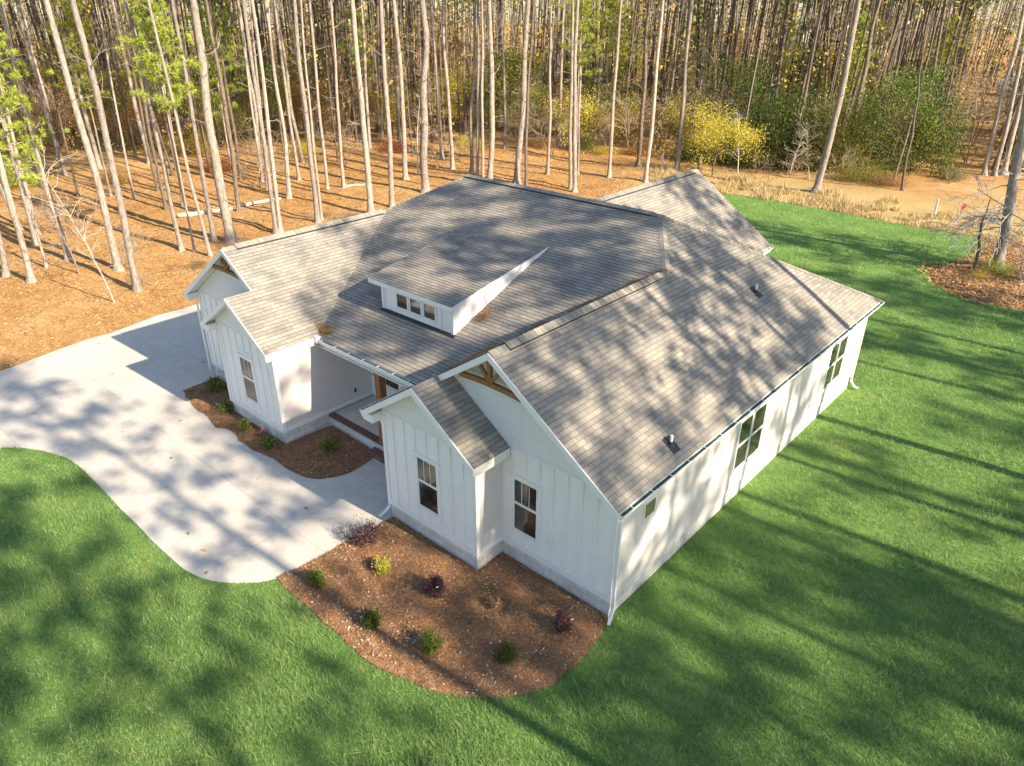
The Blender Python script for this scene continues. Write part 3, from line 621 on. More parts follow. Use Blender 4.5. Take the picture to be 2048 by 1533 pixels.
def window(x0,x1,z0,z1,y,axis='y',sgn=-1,lites=True,label=None,single=False,tw=0.09,glass='glass',mid=None,sill=True,blind=0.0):
    """a window in a wall facing sgn*axis; x0..x1 is the horizontal glass extent"""
    fr=MB(); gl=MB(); sa=MB(); mu=MB(); bl=MB()
    def B(mb,a,b,c,d,o0,o1):
        lo,hi=y+sgn*o0,y+sgn*o1
        if axis=='y': mb.box(a,lo,c,b,hi,d)
        else: mb.box(lo,a,c,hi,b,d)
    zm=mid or (z0+z1)/2
    # casing
    B(fr,x0-.045-tw,x0-.046,z0-.05,z1+.05,0.0005,.03); B(fr,x1+.046,x1+.045+tw,z0-.05,z1+.05,0.0005,.03)
    B(fr,x0-.045-tw-.01,x1+.045+tw+.01,z1+.0505,z1+.05+tw,0.0005,.036)
    if sill: B(fr,x0-.045-tw-.01,x1+.045+tw+.01,z0-.05-tw*.9,z0-.0505,0.0005,.034)
    # sash: the upper one stands proud of the lower
    def sash(a,b,c,d,o):
        B(sa,a-.045,a,c-.04,d+.04,0.001,o); B(sa,b,b+.045,c-.04,d+.04,0.001,o); B(sa,a,b,d,d+.04,0.001,o); B(sa,a,b,c-.04,c,0.001,o)
    if single: sash(x0,x1,z0,z1,.022); B(gl,x0,x1,z0,z1,0.002,.008)
    else:
        sash(x0,x1,zm+.02,z1,.026); sash(x0,x1,z0,zm-.06,.018); B(gl,x0,x1,zm+.02,z1,0.002,.010); B(gl,x0,x1,z0,zm-.06,0.002,.006)
        if lites:
            for t in (1/3,2/3): B(mu,x0+(x1-x0)*t-.008,x0+(x1-x0)*t+.008,zm+.021,z1-.001,.0105,.017)
    f=hpart(fr,'window',M['white'],label=label)
    for mb,n,m in ((sa,'sash',M['gutter']),(gl,'glass',M[glass]),(mu,'muntin',M['gutter'])):
        if mb.v: mb.build(n,m).parent=f
    return f
window(-3.005,-2.295,1.14,2.65,0.0,label='window with curtain-like reflections in the right front gable',mid=1.97)
window(-5.525,-4.825,1.14,2.65,yB,label='window in the small projecting front gable',mid=1.97)
window(-14.37,-13.69,1.13,2.63,-0.85,label='tall window in the left projecting gable',mid=1.95)
window(6.07,6.80,1.18,2.76,0.0,'x',1,False,label='double window unit at the middle of the side wall',mid=1.99,tw=0.06)
window(6.93,7.68,1.18,2.76,0.0,'x',1,False,label='double window unit at the middle of the side wall',mid=1.99,tw=0.06)
window(12.78,13.46,1.18,2.76,0.0,'x',1,False,label='double window unit near the rear corner',mid=1.99,tw=0.06)
window(13.60,14.28,1.18,2.76,0.0,'x',1,False,label='double window unit near the rear corner',mid=1.99,tw=0.06)
window(1.18,1.64,2.27,2.70,0.0,'x',1,False,label='small square window high on the side wall',single=True,tw=0.012,glass='glassw')
window(-11.50,-10.82,1.17,2.4,2.84,single=True,label='porch side window'); window(-9.42,-8.75,1.17,2.4,2.84,single=True,label='porch side window')
# header trim over the left gable window
ht=MB(); ht.box(-14.52,-0.884,2.80,-13.54,-0.8505,2.90); hpart(ht,'window_header',M['white'])

# --- rake fascia
fas=Multi('fascia','white'); MULTI.clear()
def rake(a,b,y,h=0.19,t=0.03,back=False):
    (x0,z0),(x1,z1)=a,b; s=-1 if not back else 1
    fas.prism([(x0,z0-.008),(x1,z1-.008),(x1,z1-h),(x0,z0-h)],'y',y,y+s*t)
y_=-ofr-.001
xi=xs+0.06
rake((xr,Zr),(ex,Ze),y_); rake((xs-0.0,zL(xs,0)),(xr,Zr),y_)
rake((xs,zs),(sx,Ze),-ofs-.001); rake((lx,Ze),(xs,zs),-ofs-.001)
rake((xg,Zg),(x2,z2),yg-.001); rake((gle,Ze),(xg,Zg),yg-.001)
rake((x2,z2),(gxe,Ze),y2-.001); rake((x2l,Ze),(x2,z2),y2-.001)
rake((xw,Zw),(wre,Ze),yw+.001,back=True); rake((wle,Ze),(xw,Zw),yw+.001,back=True)
# eave boxes (fascia + level soffit)
def eavebox(x0,x1,y0,y1,top=3.475,bot=3.24): fas.box(x0,y0,bot,x1,y1,top)
eavebox(0.003,ex-.01,-ofr+.002,yr-.02); eavebox(xBR+.002,sx-.01,-ofs+.002,-0.02)
eavebox(lx+.012,xL-.003,-ofs+.002,ye-.02); eavebox(-12.318,gxe-.01,y2+.002,0.87)
eavebox(x2l+.012,-15.623,y2+.002,0.18); eavebox(gle+.012,-18.853,yg+.002,yr-.02)
eavebox(-5.948,wre-.01,yr-.3,yw-.01); eavebox(gxe+.005,xL-.01,ye+.01,0.878,3.47,3.26)
eavebox(gle+.3,ex-.02,15.952,yr-.01,3.475,3.24)
for k_,mb_ in MULTI: hpart(mb_,k_.n,M[k_.m])
# --- gutters
def gutter(a,b,out,name='gutter',straps=0.62,ends=(1,1),z=3.485):
    a,b,o=Vector(a),Vector(b),Vector(out); m=MB(); prof=[(0.002,0.0),(0.002,-0.11),(0.075,-0.115),(0.095,-0.06),(0.125,-0.045),(0.125,0.0),(0.118,0.0),(0.118,-0.04),(0.088,-0.055),(0.070,-0.105),(0.012,-0.102),(0.012,0.0)]
    V=[p+o*u+Vector((0,0,z+w)) for p in (a,b) for u,w in prof]; n=len(prof)
    m.add(V,[(i,(i+1)%n,n+(i+1)%n,n+i) for i in range(n)]+[tuple(range(n)),tuple(range(2*n-1,n-1,-1))])
    for e,p in zip(ends,(a,b)):
        if e:
            d=(b-a).normalized()*(0.006 if p is a else -0.006); q_=[p+o*u+Vector((0,0,z+w)) for u,w in prof[:6]]; m.add(q_+[v+d for v in q_],[tuple(range(6)),tuple(range(11,5,-1))]+[(i,(i+1)%6,6+(i+1)%6,6+i) for i in range(6)])
    g_=hpart(m,name,M['gutter'])
    f=MB(); d=(b-a).normalized()*0.01; f.add([a+d+o*0.013+Vector((0,0,z-.035)),b-d+o*0.013+Vector((0,0,z-.035)),b-d+o*0.116+Vector((0,0,z-.035)),a+d+o*0.116+Vector((0,0,z-.035))],[(0,1,2,3)])
    f.build('gutter_liner',M['gutin'] if name=='gutter' else M['dark']).parent=g_
    st=MB(); L=(b-a).length; k=max(1,int(L/straps)); dd=(b-a)/L
    for i in range(k):
        c=a+dd*(L*(i+.5)/k); st.bar(c+Vector((0,0,z+.004))-o*0.03,c+o*0.122+Vector((0,0,z+.004)),0.03,0.006)
    st.build('gutter_strap',M['gutter']).parent=g_
    return g_
gutter((ex-.01,-ofr-.01,0),(ex-.01,yr,0),(1,0,0),straps=0.8)
gutter((gxe-.01,ye+.01,0),(lx-.005,ye+.01,0),(0,-1,0))
gutter((lx+.01,-ofs-.01,0),(lx+.01,ye-.14,0),(-1,0,0))
gutter((wre-.01,yr-.3,0),(wre-.01,yw,0),(1,0,0)); gutter((gle+.01,yg,0),(gle+.01,yr,0),(-1,0,0)); gutter((x2l+.01,y2,0),(x2l+.01,0.15,0),(-1,0,0))
gb=MB(); gb.box(gxe-.02,ye-.14,3.36,gxe+.16,ye+.03,3.56); hpart(gb,'gutter_corner_box',M['gutter'])
def downspout(pts,w=0.075,h=0.055):
    m=MB()
    for a,b in zip(pts[:-1],pts[1:]):
        a,b=Vector(a),Vector(b); d=(b-a).normalized(); m.bar(a-d*.015,b+d*.015,w,h,(0,1,0) if abs(d.z)>.6 else (0,0,1))
    hpart(m,'downspout',M['gutter'])
downspout([(0.33,0.04,3.38),(0.07,0.05,3.15),(0.07,0.05,0.32),(0.10,-0.07,0.14),(0.16,-0.22,0.07)])
downspout([(lx-.05,-.86,3.38),(xL-.06,-.9,3.05),(xL-.06,-.9,0.35),(xL-.14,-1.02,0.16),(xL-.16,-1.22,0.09)])
downspout([(0.33,15.86,3.38),(0.06,15.9,3.15),(0.06,15.9,0.32),(0.2,15.95,0.12),(0.34,15.98,0.08)])
downspout([(wre+.05,19.6,3.38),(-5.90,19.6,3.1),(-5.90,19.6,0.2)])
downspout([(-18.95,0.12,3.1),(-18.95,0.12,0.2)])
# --- timber gable brackets
def bracket(cx,zp,y,zb,half,label):
    m=MB(); arc=[]
    # lower chord, slightly arched
    n=10
    for i in range(n+1):
        t=-1+2*i/n; arc.append((cx+half*t,zb+0.05*(1-t*t)))
    for (a,b) in zip(arc[:-1],arc[1:]): m.prism([(a[0],a[1]-.055),(b[0],b[1]-.055),(b[0],b[1]+.065),(a[0],a[1]+.065)],'y',y,y+.10)
    br=hpart(m,'gable_bracket',M['wood'],label=label)
    k=MB(); k.box(cx-.05,y+.005,zb+.1,cx+.05,y+.095,zp); k.build('king_post',M['wood']).parent=br
    for s in (-1,1):
        k=MB(); zt=(zp+zb+.1)/2+.06; xt=cx+s*(zp-zt)/P*0.98
        dx,dz=xt-cx,zt-zb-.1; L=math.hypot(dx,dz); px_,pz_=-dz/L*.045,dx/L*.045
        k.prism([(cx+px_,zb+.1+pz_),(xt+px_,zt+pz_),(xt-px_,zt-pz_),(cx-px_,zb+.1-pz_)],'y',y+.01,y+.09); k.build('strut',M['wood']).parent=br
bracket(xr,5.84,-ofr+.005,5.19,0.97,'timber sunburst bracket in the right front gable')
bracket(xg,5.64,yg+.005,5.06,0.90,'timber sunburst bracket in the left garage gable')
# --- shed dormer
dm=MB(); dx0,dx1,dy=-11.03,-7.73,2.60; zdr=lambda x,y:5.17+0.184*(y-2.5)
dm.add([(dx0,dy,4.20),(dx1,dy,4.20),(dx1,dy,5.05),(dx0,dy,5.05),(dx0,7.0,5.95),(dx1,7.0,5.95),(dx0,7.0,5.9),(dx1,7.0,5.9)],[(0,1,2,3),(1,7,5,2),(0,3,4,6)])
dorm=hpart(dm,'dormer',M['board'],label='long shed dormer with three small windows')
dr_=MB(); dpoly=[(-11.56,2.5),(-7.70,2.5),(-7.70,7.05),(-11.56,7.05)]
slope(dpoly,1,1,2.5,zdr,mb=dr_,deck=False); dr_.build('roof',M['shingle']).parent=dorm
df=MB(); df.box(-11.56,2.485,5.02,-7.70,2.4995,5.165)
for xx in (-11.56,-7.725): df.add([(xx,2.5,5.165),(xx+.025,2.5,5.165),(xx+.025,7.05,5.165+.184*4.55),(xx,7.05,5.165+.184*4.55),(xx,2.5,5.02),(xx+.025,2.5,5.02),(xx+.025,7.05,5.02+.184*4.55),(xx,7.05,5.02+.184*4.55)],[(0,1,2,3),(4,7,6,5),(0,4,5,1),(1,5,6,2),(2,6,7,3),(3,7,4,0)])
df.add([(-11.53,2.5,5.06),(-11.0,2.5,5.06),(-11.0,7.05,5.06+.184*4.55),(-11.53,7.05,5.06+.184*4.55)],[(0,1,2,3)])
df.build('fascia',M['white']).parent=dorm
dt=MB(); 
for xx in (dx0,-10.88,-8.28,dx1-.1): dt.box(xx,2.575,4.20,xx+.09 if xx!=-8.28 and xx!=-10.88 else xx+.035,2.5995,5.02)
dt.box(dx0+.1,2.58,4.955,dx1-.11,2.5985,5.02); dt.build('trim',M['white']).parent=dorm
for (a,b) in ((-10.27,-9.80),(-9.645,-9.17),(-9.015,-8.53)):
    f=MB(); g_=MB()
    f.box(a-.06,2.572,4.46,a,2.599,4.95); f.box(b,2.572,4.46,b+.06,2.599,4.95); f.box(a,2.572,4.44,b,2.599,4.49); f.box(a,2.572,4.93,b,2.599,4.98)
    w_=f.build('window',M['white']); w_.parent=dorm; g_.box(a,2.590,4.49,b,2.5975,4.93); gg=g_.build('glass',M['glass']); gg.parent=dorm; gg.parent=dorm
    gg.name='window_pane'
fl=MB(); fl.add([(dx0-.03,2.47,4.215),(dx1+.08,2.47,4.215),(dx1+.08,2.60,4.262),(dx0-.03,2.60,4.262)],[(0,1,2,3)]); fl.build('flashing',M['dark']).parent=dorm
# --- roof vent pipes, hose bibs
for (vx,vy) in ((-0.12,2.31),(-1.90,10.21)):
    z=zR(vx,vy); m=MB(); m.tube([(vx,vy,z-.05),(vx,vy,z+.26)],0.036,12); v_=hpart(m,'vent_pipe',M['pipe'])
    m=MB(); m.tube([(vx,vy,z-.03),(vx,vy,z+.09)],[0.10,0.055],12); m.build('boot',M['dark']).parent=v_
    m=MB(); n_=Vector((P,0,1)).normalized(); m.add([(vx-.17,vy-.15,zR(vx-.17,0)+.018),(vx+.2,vy-.15,zR(vx+.2,0)+.018),(vx+.2,vy+.15,zR(vx+.2,0)+.018),(vx-.17,vy+.15,zR(vx-.17,0)+.018)],[(0,1,2,3)]); m.build('flashing',M['dark']).parent=v_
m=MB(); m.tube([(0.0,11.67,0.99),(0.10,11.67,0.99),(0.12,11.67,0.93)],0.022,8); hpart(m,'hose_tap',M['gutter'])
m=MB(); m.box(0.003,15.6,0.72,0.12,15.76,0.92); hpart(m,'outlet_box',M['gutter'])
# ================================================================ vegetation builders
def unit(v): return v/np.maximum(np.linalg.norm(v,axis=1,keepdims=True),1e-9)
def leaf_quads(C,size,r,flat=0.0,asp=0.6):
    """random small leaf quads (two-triangle kite shapes) around centres C"""
    n=len(C); d=unit(r.normal(size=(n,3))+np.array([0,0,0])); n2=unit(np.cross(d,r.normal(size=(n,3))+np.array([0,0,flat*3])))
    s=size*r.uniform(0.6,1.4,(n,1)) if np.isscalar(size) else size[:,None]*r.uniform(0.6,1.4,(n,1))
    a=C-d*s*.5; b=C+n2*s*asp*.5; c=C+d*s*.5; e=C-n2*s*asp*.5
    V=np.stack([a,b,c,e],1).reshape(-1,3); F=np.arange(4*n).reshape(n,4); return V,F
def needle_tris(C,D,L,w,r,n=10,spread=0.9):
    """fans of needles: C centres, D branch directions"""
    m=len(C); C=np.repeat(C,n,0); D=np.repeat(D,n,0); d=unit(D+spread*r.normal(size=(m*n,3))); s=unit(np.cross(d,r.normal(size=(m*n,3))))
    LL=L*r.uniform(0.7,1.2,(m*n,1)); V=np.stack([C-s*w*.5,C+s*w*.5,C+d*LL],1).reshape(-1,3); return V,np.arange(3*m*n).reshape(-1,3)
def tubes(segs,n=4):
    """segs: list of (p0,p1,r0,r1) -> V,F quads"""
    P0=np.array([s[0] for s in segs],float); P1=np.array([s[1] for s in segs],float); r0=np.array([s[2] for s in segs])[:,None]; r1=np.array([s[3] for s in segs])[:,None]
    d=unit(P1-P0); a=np.where(np.abs(d[:,2:3])<0.9,np.array([[0,0,1.]]),np.array([[1.,0,0]])); u=unit(np.cross(d,a)); w=np.cross(d,u); R_=[];
    for k in range(n):
        t=2*PI*k/n; o=u*math.cos(t)+w*math.sin(t); R_.append(P0+o*r0)
    for k in range(n):
        t=2*PI*k/n; o=u*math.cos(t)+w*math.sin(t); R_.append(P1+o*r1)
    V=np.stack(R_,1).reshape(-1,3); m=len(segs); b=(np.arange(m)*2*n)[:,None]
    F=np.concatenate([b+np.array([[k,(k+1)%n,n+(k+1)%n,n+k]]) for k in range(n)],0); return V,F
def grow(p,d,L,r0,depth,r,segs,ends,bend=0.25,split=3,ang=0.7,upb=0.1,nseg=3,shrink=0.62):
    p=np.array(p,float); d=np.array(d,float); d/=np.linalg.norm(d); pts=[p]
    for i in range(nseg):
        d=d+r.normal(size=3)*bend/ nseg**.5; d[2]+=upb/nseg; d/=np.linalg.norm(d); q=p+d*L/nseg; ra=r0*(1-.5*i/nseg); rb=r0*(1-.5*(i+1)/nseg)
        segs.append((p,q,ra,rb)); p=q; pts.append(p)
    ends.append((p,d))
    if depth>0:
        for k in range(split):
            t=r.uniform(0.35,1.0); j=min(nseg-1,int(t*nseg)); q=pts[j]+(pts[j+1]-pts[j])*(t*nseg-j if t<1 else 1)
            s=r.normal(size=3); s-=d*(s@d); s/=np.linalg.norm(s)+1e-9; nd=d*math.cos(ang)+s*math.sin(ang)
            grow(q,nd,L*shrink*r.uniform(.7,1.2),r0*.55,depth-1,r,segs,ends,bend,split,ang,upb,nseg,shrink)
def pine_trunk(name,r,H=24.0,rad=0.16,mat='bark',amp=0.12,stubs=8,n=9):
    ph=r.uniform(0,6.28,4); nz=22; V=[];
    zz=np.concatenate([[-0.4,0,0.12,0.35,0.8],np.linspace(1.6,H,nz)]); 
    for z in zz:
        cx=amp*math.sin(z*.33+ph[0])*min(1,z/4 if z>0 else 0)+amp*.4*math.sin(z*.9+ph[1])*min(1,max(z,0)/4); cy=amp*math.sin(z*.29+ph[2])*min(1,max(z,0)/4)+amp*.4*math.sin(z*1.1+ph[3])*min(1,max(z,0)/4)
        fl=1.0+0.75*math.exp(-max(z,0)/0.25) ; rr=rad*fl*(1-0.0*z)*(1-0.72*(max(z,0)/H)**1.25)
        for k in range(n):
            t=2*PI*k/n; wv=1+r.uniform(-.07,.07)+ (0.12*math.sin(3*t+ph[0]) if z<0.5 else 0); V.append((cx+rr*wv*math.cos(t),cy+rr*wv*math.sin(t),z))
    V=np.array(V); m=len(zz); F=np.array([[i*n+k,i*n+(k+1)%n,(i+1)*n+(k+1)%n,(i+1)*n+k] for i in range(m-1) for k in range(n)])
    segs=[]
    for _ in range(stubs):
        z=r.uniform(4,14); t=r.uniform(0,6.28); j=np.argmin(abs(zz-z)); c=V[j*n:(j+1)*n].mean(0); c[2]=z; L=r.uniform(.25,1.5); d=np.array([math.cos(t),math.sin(t),r.uniform(.05,.7)]); d/=np.linalg.norm(d)
        grow(c,d,L,0.022,1 if L>.8 else 0,r,segs,[],0.4,2,0.6,0.1,3)
    if segs:
        V2,F2=tubes(segs,4); F=np.concatenate([F,F2+len(V)]); V=np.concatenate([V,V2])
    return np_mesh(name,V,F,M[mat],True),(lambda z:(amp*math.sin(z*.33+ph[0])+amp*.4*math.sin(z*.9+ph[1]),amp*math.sin(z*.29+ph[2])+amp*.4*math.sin(z*1.1+ph[3])))
def pine_crown(name,r,z0=14,z1=25,rmax=3.4,nb=46,tufts=9,L=0.30,w=0.055,nn=10,mat='needle',centre=lambda z:(0,0),bm='bark'):
    segs=[];C=[];D=[]
    for i in range(nb):
        t=(i+r.uniform(0,1))/nb; z=z0+(z1-z0)*t**0.9; a=i*2.4+r.uniform(-.5,.5); prof=math.sin(min(1,(t*1.15+.25))*PI*0.86)**.8; Lb=rmax*prof*r.uniform(.55,1.1)
        cx,cy=centre(z); p=np.array([cx,cy,z]); d=np.array([math.cos(a),math.sin(a),0.1+0.5*t]); d/=np.linalg.norm(d); q=p
        ns=5
        for k in range(ns):
            d=d+r.normal(size=3)*.12; d[2]+=.06; d/=np.linalg.norm(d); e=q+d*Lb/ns; segs.append((q,e,.035*(1-k/ns)+.006,.035*(1-(k+1)/ns)+.006))
            if k>=1:
                for _ in range(int(tufts/(ns-1))+1):
                    f=r.uniform(0,1); c=q+(e-q)*f; sd=r.normal(size=3); sd/=np.linalg.norm(sd); sd[2]=abs(sd[2])*.4; ll=r.uniform(.1,.75)*(0.5+.25*k); tip=c+sd*ll; segs.append((c,tip,.008,.004)); C.append(tip); D.append(sd+d*.5)
            q=e
        C.append(q); D.append(d)
    V,F=tubes(segs,3); t=[];
    Vn,Fn=needle_tris(np.array(C),unit(np.array(D)),L,w,r,nn)
    # needles as degenerate-free triangles, tubes split in triangles
    Ft=np.concatenate([F[:,[0,1,2]],F[:,[0,2,3]]]); V2=np.concatenate([V,Vn]); F2=np.concatenate([Ft,Fn+len(V)])
    me=np_mesh(name,V2,F2,M[mat]); me.materials.append(M[bm]); mi=np.zeros(len(F2),np.int32); mi[:len(Ft)]=1; me.polygons.foreach_set('material_index',mi); return me
def broadleaf(name,r,H=8,spread=2.6,n=2600,size=0.14,leafmat='leaf_olive',barkmat='bark2',rad=.06,low=0.35,density=1.0):
    segs=[];ends=[]; grow((0,0,0),(r.uniform(-.1,.1),r.uniform(-.1,.1),1),H*.5,rad,0,r,segs,ends,0.12,0,0,0.1,4)
    top=ends[0][0]; E=[]
    for i in range(11):
        t=r.uniform(low,1.0); z=t*top[2]; j=min(3,int(t*4)); p=segs[j][0]+(segs[j][1]-segs[j][0])*(t*4-j if t<1 else 1); a=i*2.4; d=(math.cos(a),math.sin(a),r.uniform(.35,1.2)); grow(p,d,spread*r.uniform(.6,1.0),rad*.45,2,r,segs,E,.35,3,.65,.25,3)
    V,F=tubes(segs,4); tr=np_mesh(name+'_trunk',V,F,M[barkmat])
    P_=np.array([e[0] for e in E]); c=P_[r.integers(0,len(P_),n)]; wgt=r.normal(size=(n,3))*np.array([.34,.34,.26])*spread/2.6*1.2
    Vl,Fl=leaf_quads(c+wgt,size,r,0.3); return tr,np_mesh(name+'_leaves',Vl,Fl,M[leafmat])
def twiggy(name,r,H=3,rad=.03,mat='twig',stems=5,split=4,depth=3,ang=.6,droop=.1):
    segs=[];E=[]
    for i in range(stems):
        a=r.uniform(0,6.28); grow((math.cos(a)*.1,math.sin(a)*.1,-.05),(math.cos(a)*r.uniform(.2,.8),math.sin(a)*r.uniform(.2,.8),1),H*r.uniform(.5,.8),rad*.6,depth,r,segs,E,.35,split,ang,droop,3,.6)
    segs=[(a,b,max(c,.006),max(d,.005)) for a,b,c,d in segs]
    V,F=tubes(segs,3); return np_mesh(name,V,F,M[mat])
def shrub_mesh(name,r,n,size,mat,rx=1,h=1,clumps=14,base=0.0,asp=.6,spr=.22):
    a=r.uniform(0,2*PI,clumps); rr=np.sqrt(r.uniform(0,1,clumps))*.75; cz=r.uniform(.25,.85,clumps)*(1-.35*rr); P_=np.stack([np.cos(a)*rr,np.sin(a)*rr,cz],1)
    c=P_[r.integers(0,clumps,n)]+r.normal(size=(n,3))*spr; c[:,2]=np.abs(c[:,2]); c=c*np.array([rx,rx,h]); c[:,2]+=base
    V,F=leaf_quads(c,size,r,.2,asp); return np_mesh(name,V,F,M[mat])
def mobj(name,me,parent=None,loc=(0,0,0),sc=(1,1,1),rz=0):
    o=bpy.data.objects.new(name,me); COL.objects.link(o); o.parent=parent; o.location=loc; o.scale=sc; o.rotation_euler=(0,0,rz); return o

# ================================================================ pines
r1=np.random.default_rng(11)
TR=[pine_trunk('trunk',r1,24+i%2*2,0.16,'bark',0.05+0.03*(i%3),[5,10,16,12,8][i%5]) for i in range(6)]
TRD=[pine_trunk('trunk',r1,24,0.16,'bark2',0.12,16,7) for i in range(3)]
CR=[pine_crown('crown',r1,16.5,26,2.9,34,8) , pine_crown('crown',r1,17.5,26.5,2.5,30,8), pine_crown('crown',r1,17,25.5,3.2,30,8)]
CRD=[pine_crown('crown',r1,15,25,3.0,30,9,.35,.06,9),pine_crown('crown',r1,12.5,24.5,3.0,34,9,.35,.06,9)]
CRS=[pine_crown('crown',r1,18,29,3.6,26,10,0.45,.12,9), pine_crown('crown',r1,16.5,29.5,3.9,26,10,.45,.12,9)]
TRS=[pine_trunk('trunk',r1,29,0.16,'bark',0.10,18) for i in range(3)]
ordw=['first','second','third','fourth','fifth','sixth','seventh','eighth','ninth','tenth','eleventh','twelfth','thirteenth','fourteenth','fifteenth','sixteenth','seventeenth','eighteenth','nineteenth','twentieth','twenty-first','twenty-second','twenty-third','twenty-fourth','twenty-fifth']
def pine(x,y,rad,lx_,ly_,i,label,group,dark=False,crown=True,kind=None,hscale=1.0,cr=None,name='pine_tree',rz=None):
    z=gz(x,y); root=empty(name,(x,y,z)); tag(root,label,'pine tree',group)
    v=Vector((lx_,ly_,1)).normalized(); root.rotation_mode='QUATERNION'; root.rotation_quaternion=Vector((0,0,1)).rotation_difference(v)
    rz=rz if rz is not None else (i*2.399)%6.283
    me=(TRS[i%3] if cr is CRS else TRD[i%3] if dark else TR[i%6])[0]; s=rad/0.16
    mobj('trunk',me,root,(0,0,0),(s,s,hscale),rz)
    if crown: c=(cr or CR)[i%len(cr or CR)]; k=0.85+0.3*((i*0.37)%1); mobj('crown',c,root,(0,0,0),(k,k,hscale),rz)
    return root
def zone(x,y):
    p=float(project([[x,y,0]])[0][0])
    return 'at the far left' if p<300 else 'above the garage gable' if p<620 else 'above the long front roof' if p<900 else 'above the main roof ridge' if p<1200 else 'above the rear wing' if p<1450 else 'above the lone leaning pine' if p<1800 else 'at the upper right'
sec=[(0,13,'left','pine at the left edge of the woods, {} from the left among the trunks standing on open pine straw'),]
def seclabel(k):
    x,y,rad,a,b=TREES[k]
    return None
# sections in the picture, ordered from the left
idx=list(range(len(TREES))); px_base=[float(project([[t[0],t[1],0]])[0][0]) for t in TREES]
def secname(p):
    if p<455: return 'left of the garage gable'
    if p<900: return 'rising behind the garage roof'
    if p<1200: return 'rising behind the main roof ridge'
    if p<1600: return 'behind the rear wing'
    return 'beyond the lawn on the right'
cnt={}
special={13:'thickest pale pine trunk, rising right behind the garage gable peak',6:'thick pine with vines round its foot, left of the garage gable',7:'thick leaning pine nearest the driveway edge at the left woods',26:'thick straight pale pine behind the long roof left of the main ridge',43:'lone leaning grey pine at the back edge of the lawn',52:'grey pine with bare lower branches in the mulch bed right of the lawn',53:'thin dark sapling trunk beside the grey pine in the mulch bed',33:'pale pine with fine cracked bark just behind the left end of the main ridge'}
for k in sorted(idx,key=lambda k:px_base[k]):
    x,y,rad,la,lb=TREES[k]; s=secname(px_base[k]); cnt[s]=cnt.get(s,0)+1
    size='thick' if rad>0.19 else ('slender' if rad<0.13 else 'tall')
    lab=special.get(k) or '%s pine trunk, %s from the left of those %s'%(size,ordw[cnt[s]-1],s)
    dark=k in (9,14,40,45,46,47,48,53,34)
    small=k in (11,20,38,48,53)
    pine(x,y,rad,la,lb,k,lab,'pines standing near the clearing',dark,crown=not (k in (48,52,53)),hscale=0.5 if k==48 else 0.17 if k==53 else 1.0)
# ---- deeper pines, too many to tell apart
r2=np.random.default_rng(5)
TLx=[p[0] for p in TL]
COR=[[-8.6,61],[-24,138],[-17,138],[-4.8,61]]
FOREST=[[-97,8]]+[[p[0],p[1]] for p in TL]+[[-40,175],[-150,175],[-190,90],[-160,8]]
pts=[(t[0],t[1]) for t in TREES]; deep=[]
tries=0
while len(deep)<170 and tries<60000:
    tries+=1; u=r2.uniform(0,2048); dd=r2.uniform(45,150)**1.0; a=yaw+math.atan((u-1024)/1467.6/math.cos(pitch)); x=CAM.x+dd*math.sin(a); y=CAM.y+dd*math.cos(a)
    if not in_poly(np.array([x]),np.array([y]),FOREST)[0]: continue
    if min((x-p[0])**2+(y-p[1])**2 for p in pts)<2.4 or in_poly(np.array([x]),np.array([y]),COR)[0]: continue
    if dd>85 and r2.random()<.35: continue
    pts.append((x,y)); deep.append((x,y))
tries=0
RW=[[-4.2,66],[-16.5,138],[6,138],[10,66]]
while len(deep)<182 and tries<20000:
    tries+=1; x=r2.uniform(-17,10); y=r2.uniform(66,138)
    if not in_poly(np.array([x]),np.array([y]),RW)[0] or min((x-p[0])**2+(y-p[1])**2 for p in pts)<3: continue
    pts.append((x,y)); deep.append((x,y))
tries=0
while len(deep)<214 and tries<20000:
    tries+=1; x=r2.uniform(-66,-43); y=r2.uniform(0,48)
    if x>-46 and y<20: continue
    if min((x-p[0])**2+(y-p[1])**2 for p in pts)<3.2: continue
    pts.append((x,y)); deep.append((x,y))
for i,(x,y) in enumerate(deep):
    rad=r2.choice([.06,.08,.10,.13,.16,.21],p=[.15,.2,.2,.2,.15,.1])*(1.25 if math.hypot(x-CAM.x,y-CAM.y)>90 else 1)
    pine(x,y,rad,r2.normal()*.035,r2.normal()*.035,i+3,'tall slim pine standing deep in the crowded woods, '+zone(x,y),'deep pines '+zone(x,y),dark=(i%4!=0),crown=True,cr=CRD if (x<-56 or y>62) else None)
# ---- pines on the sunny side, whose crowns throw the shade on roof, drive and lawn
r3=np.random.default_rng(SEEDS); spots=[]
for _ in range(6000):
    x=r3.uniform(13.5,62); y=r3.uniform(-30,56)
    if y>30 and x<20: continue
    if y>38 and x<56: continue
    if all((x-a)**2+(y-b)**2>SHDIST**2 for a,b in spots): spots.append((x,y))
    if len(spots)>=NSH: break
for i,(x,y) in enumerate(spots):
    pine(x,y,r3.uniform(.15,.24),r3.normal()*.02,r3.normal()*.02,i,'tall pine on the sunny right side of the lawn, outside the view','pines on the sunny side of the lawn',crown=True,cr=CRS,hscale=r3.uniform(.85,1.08))

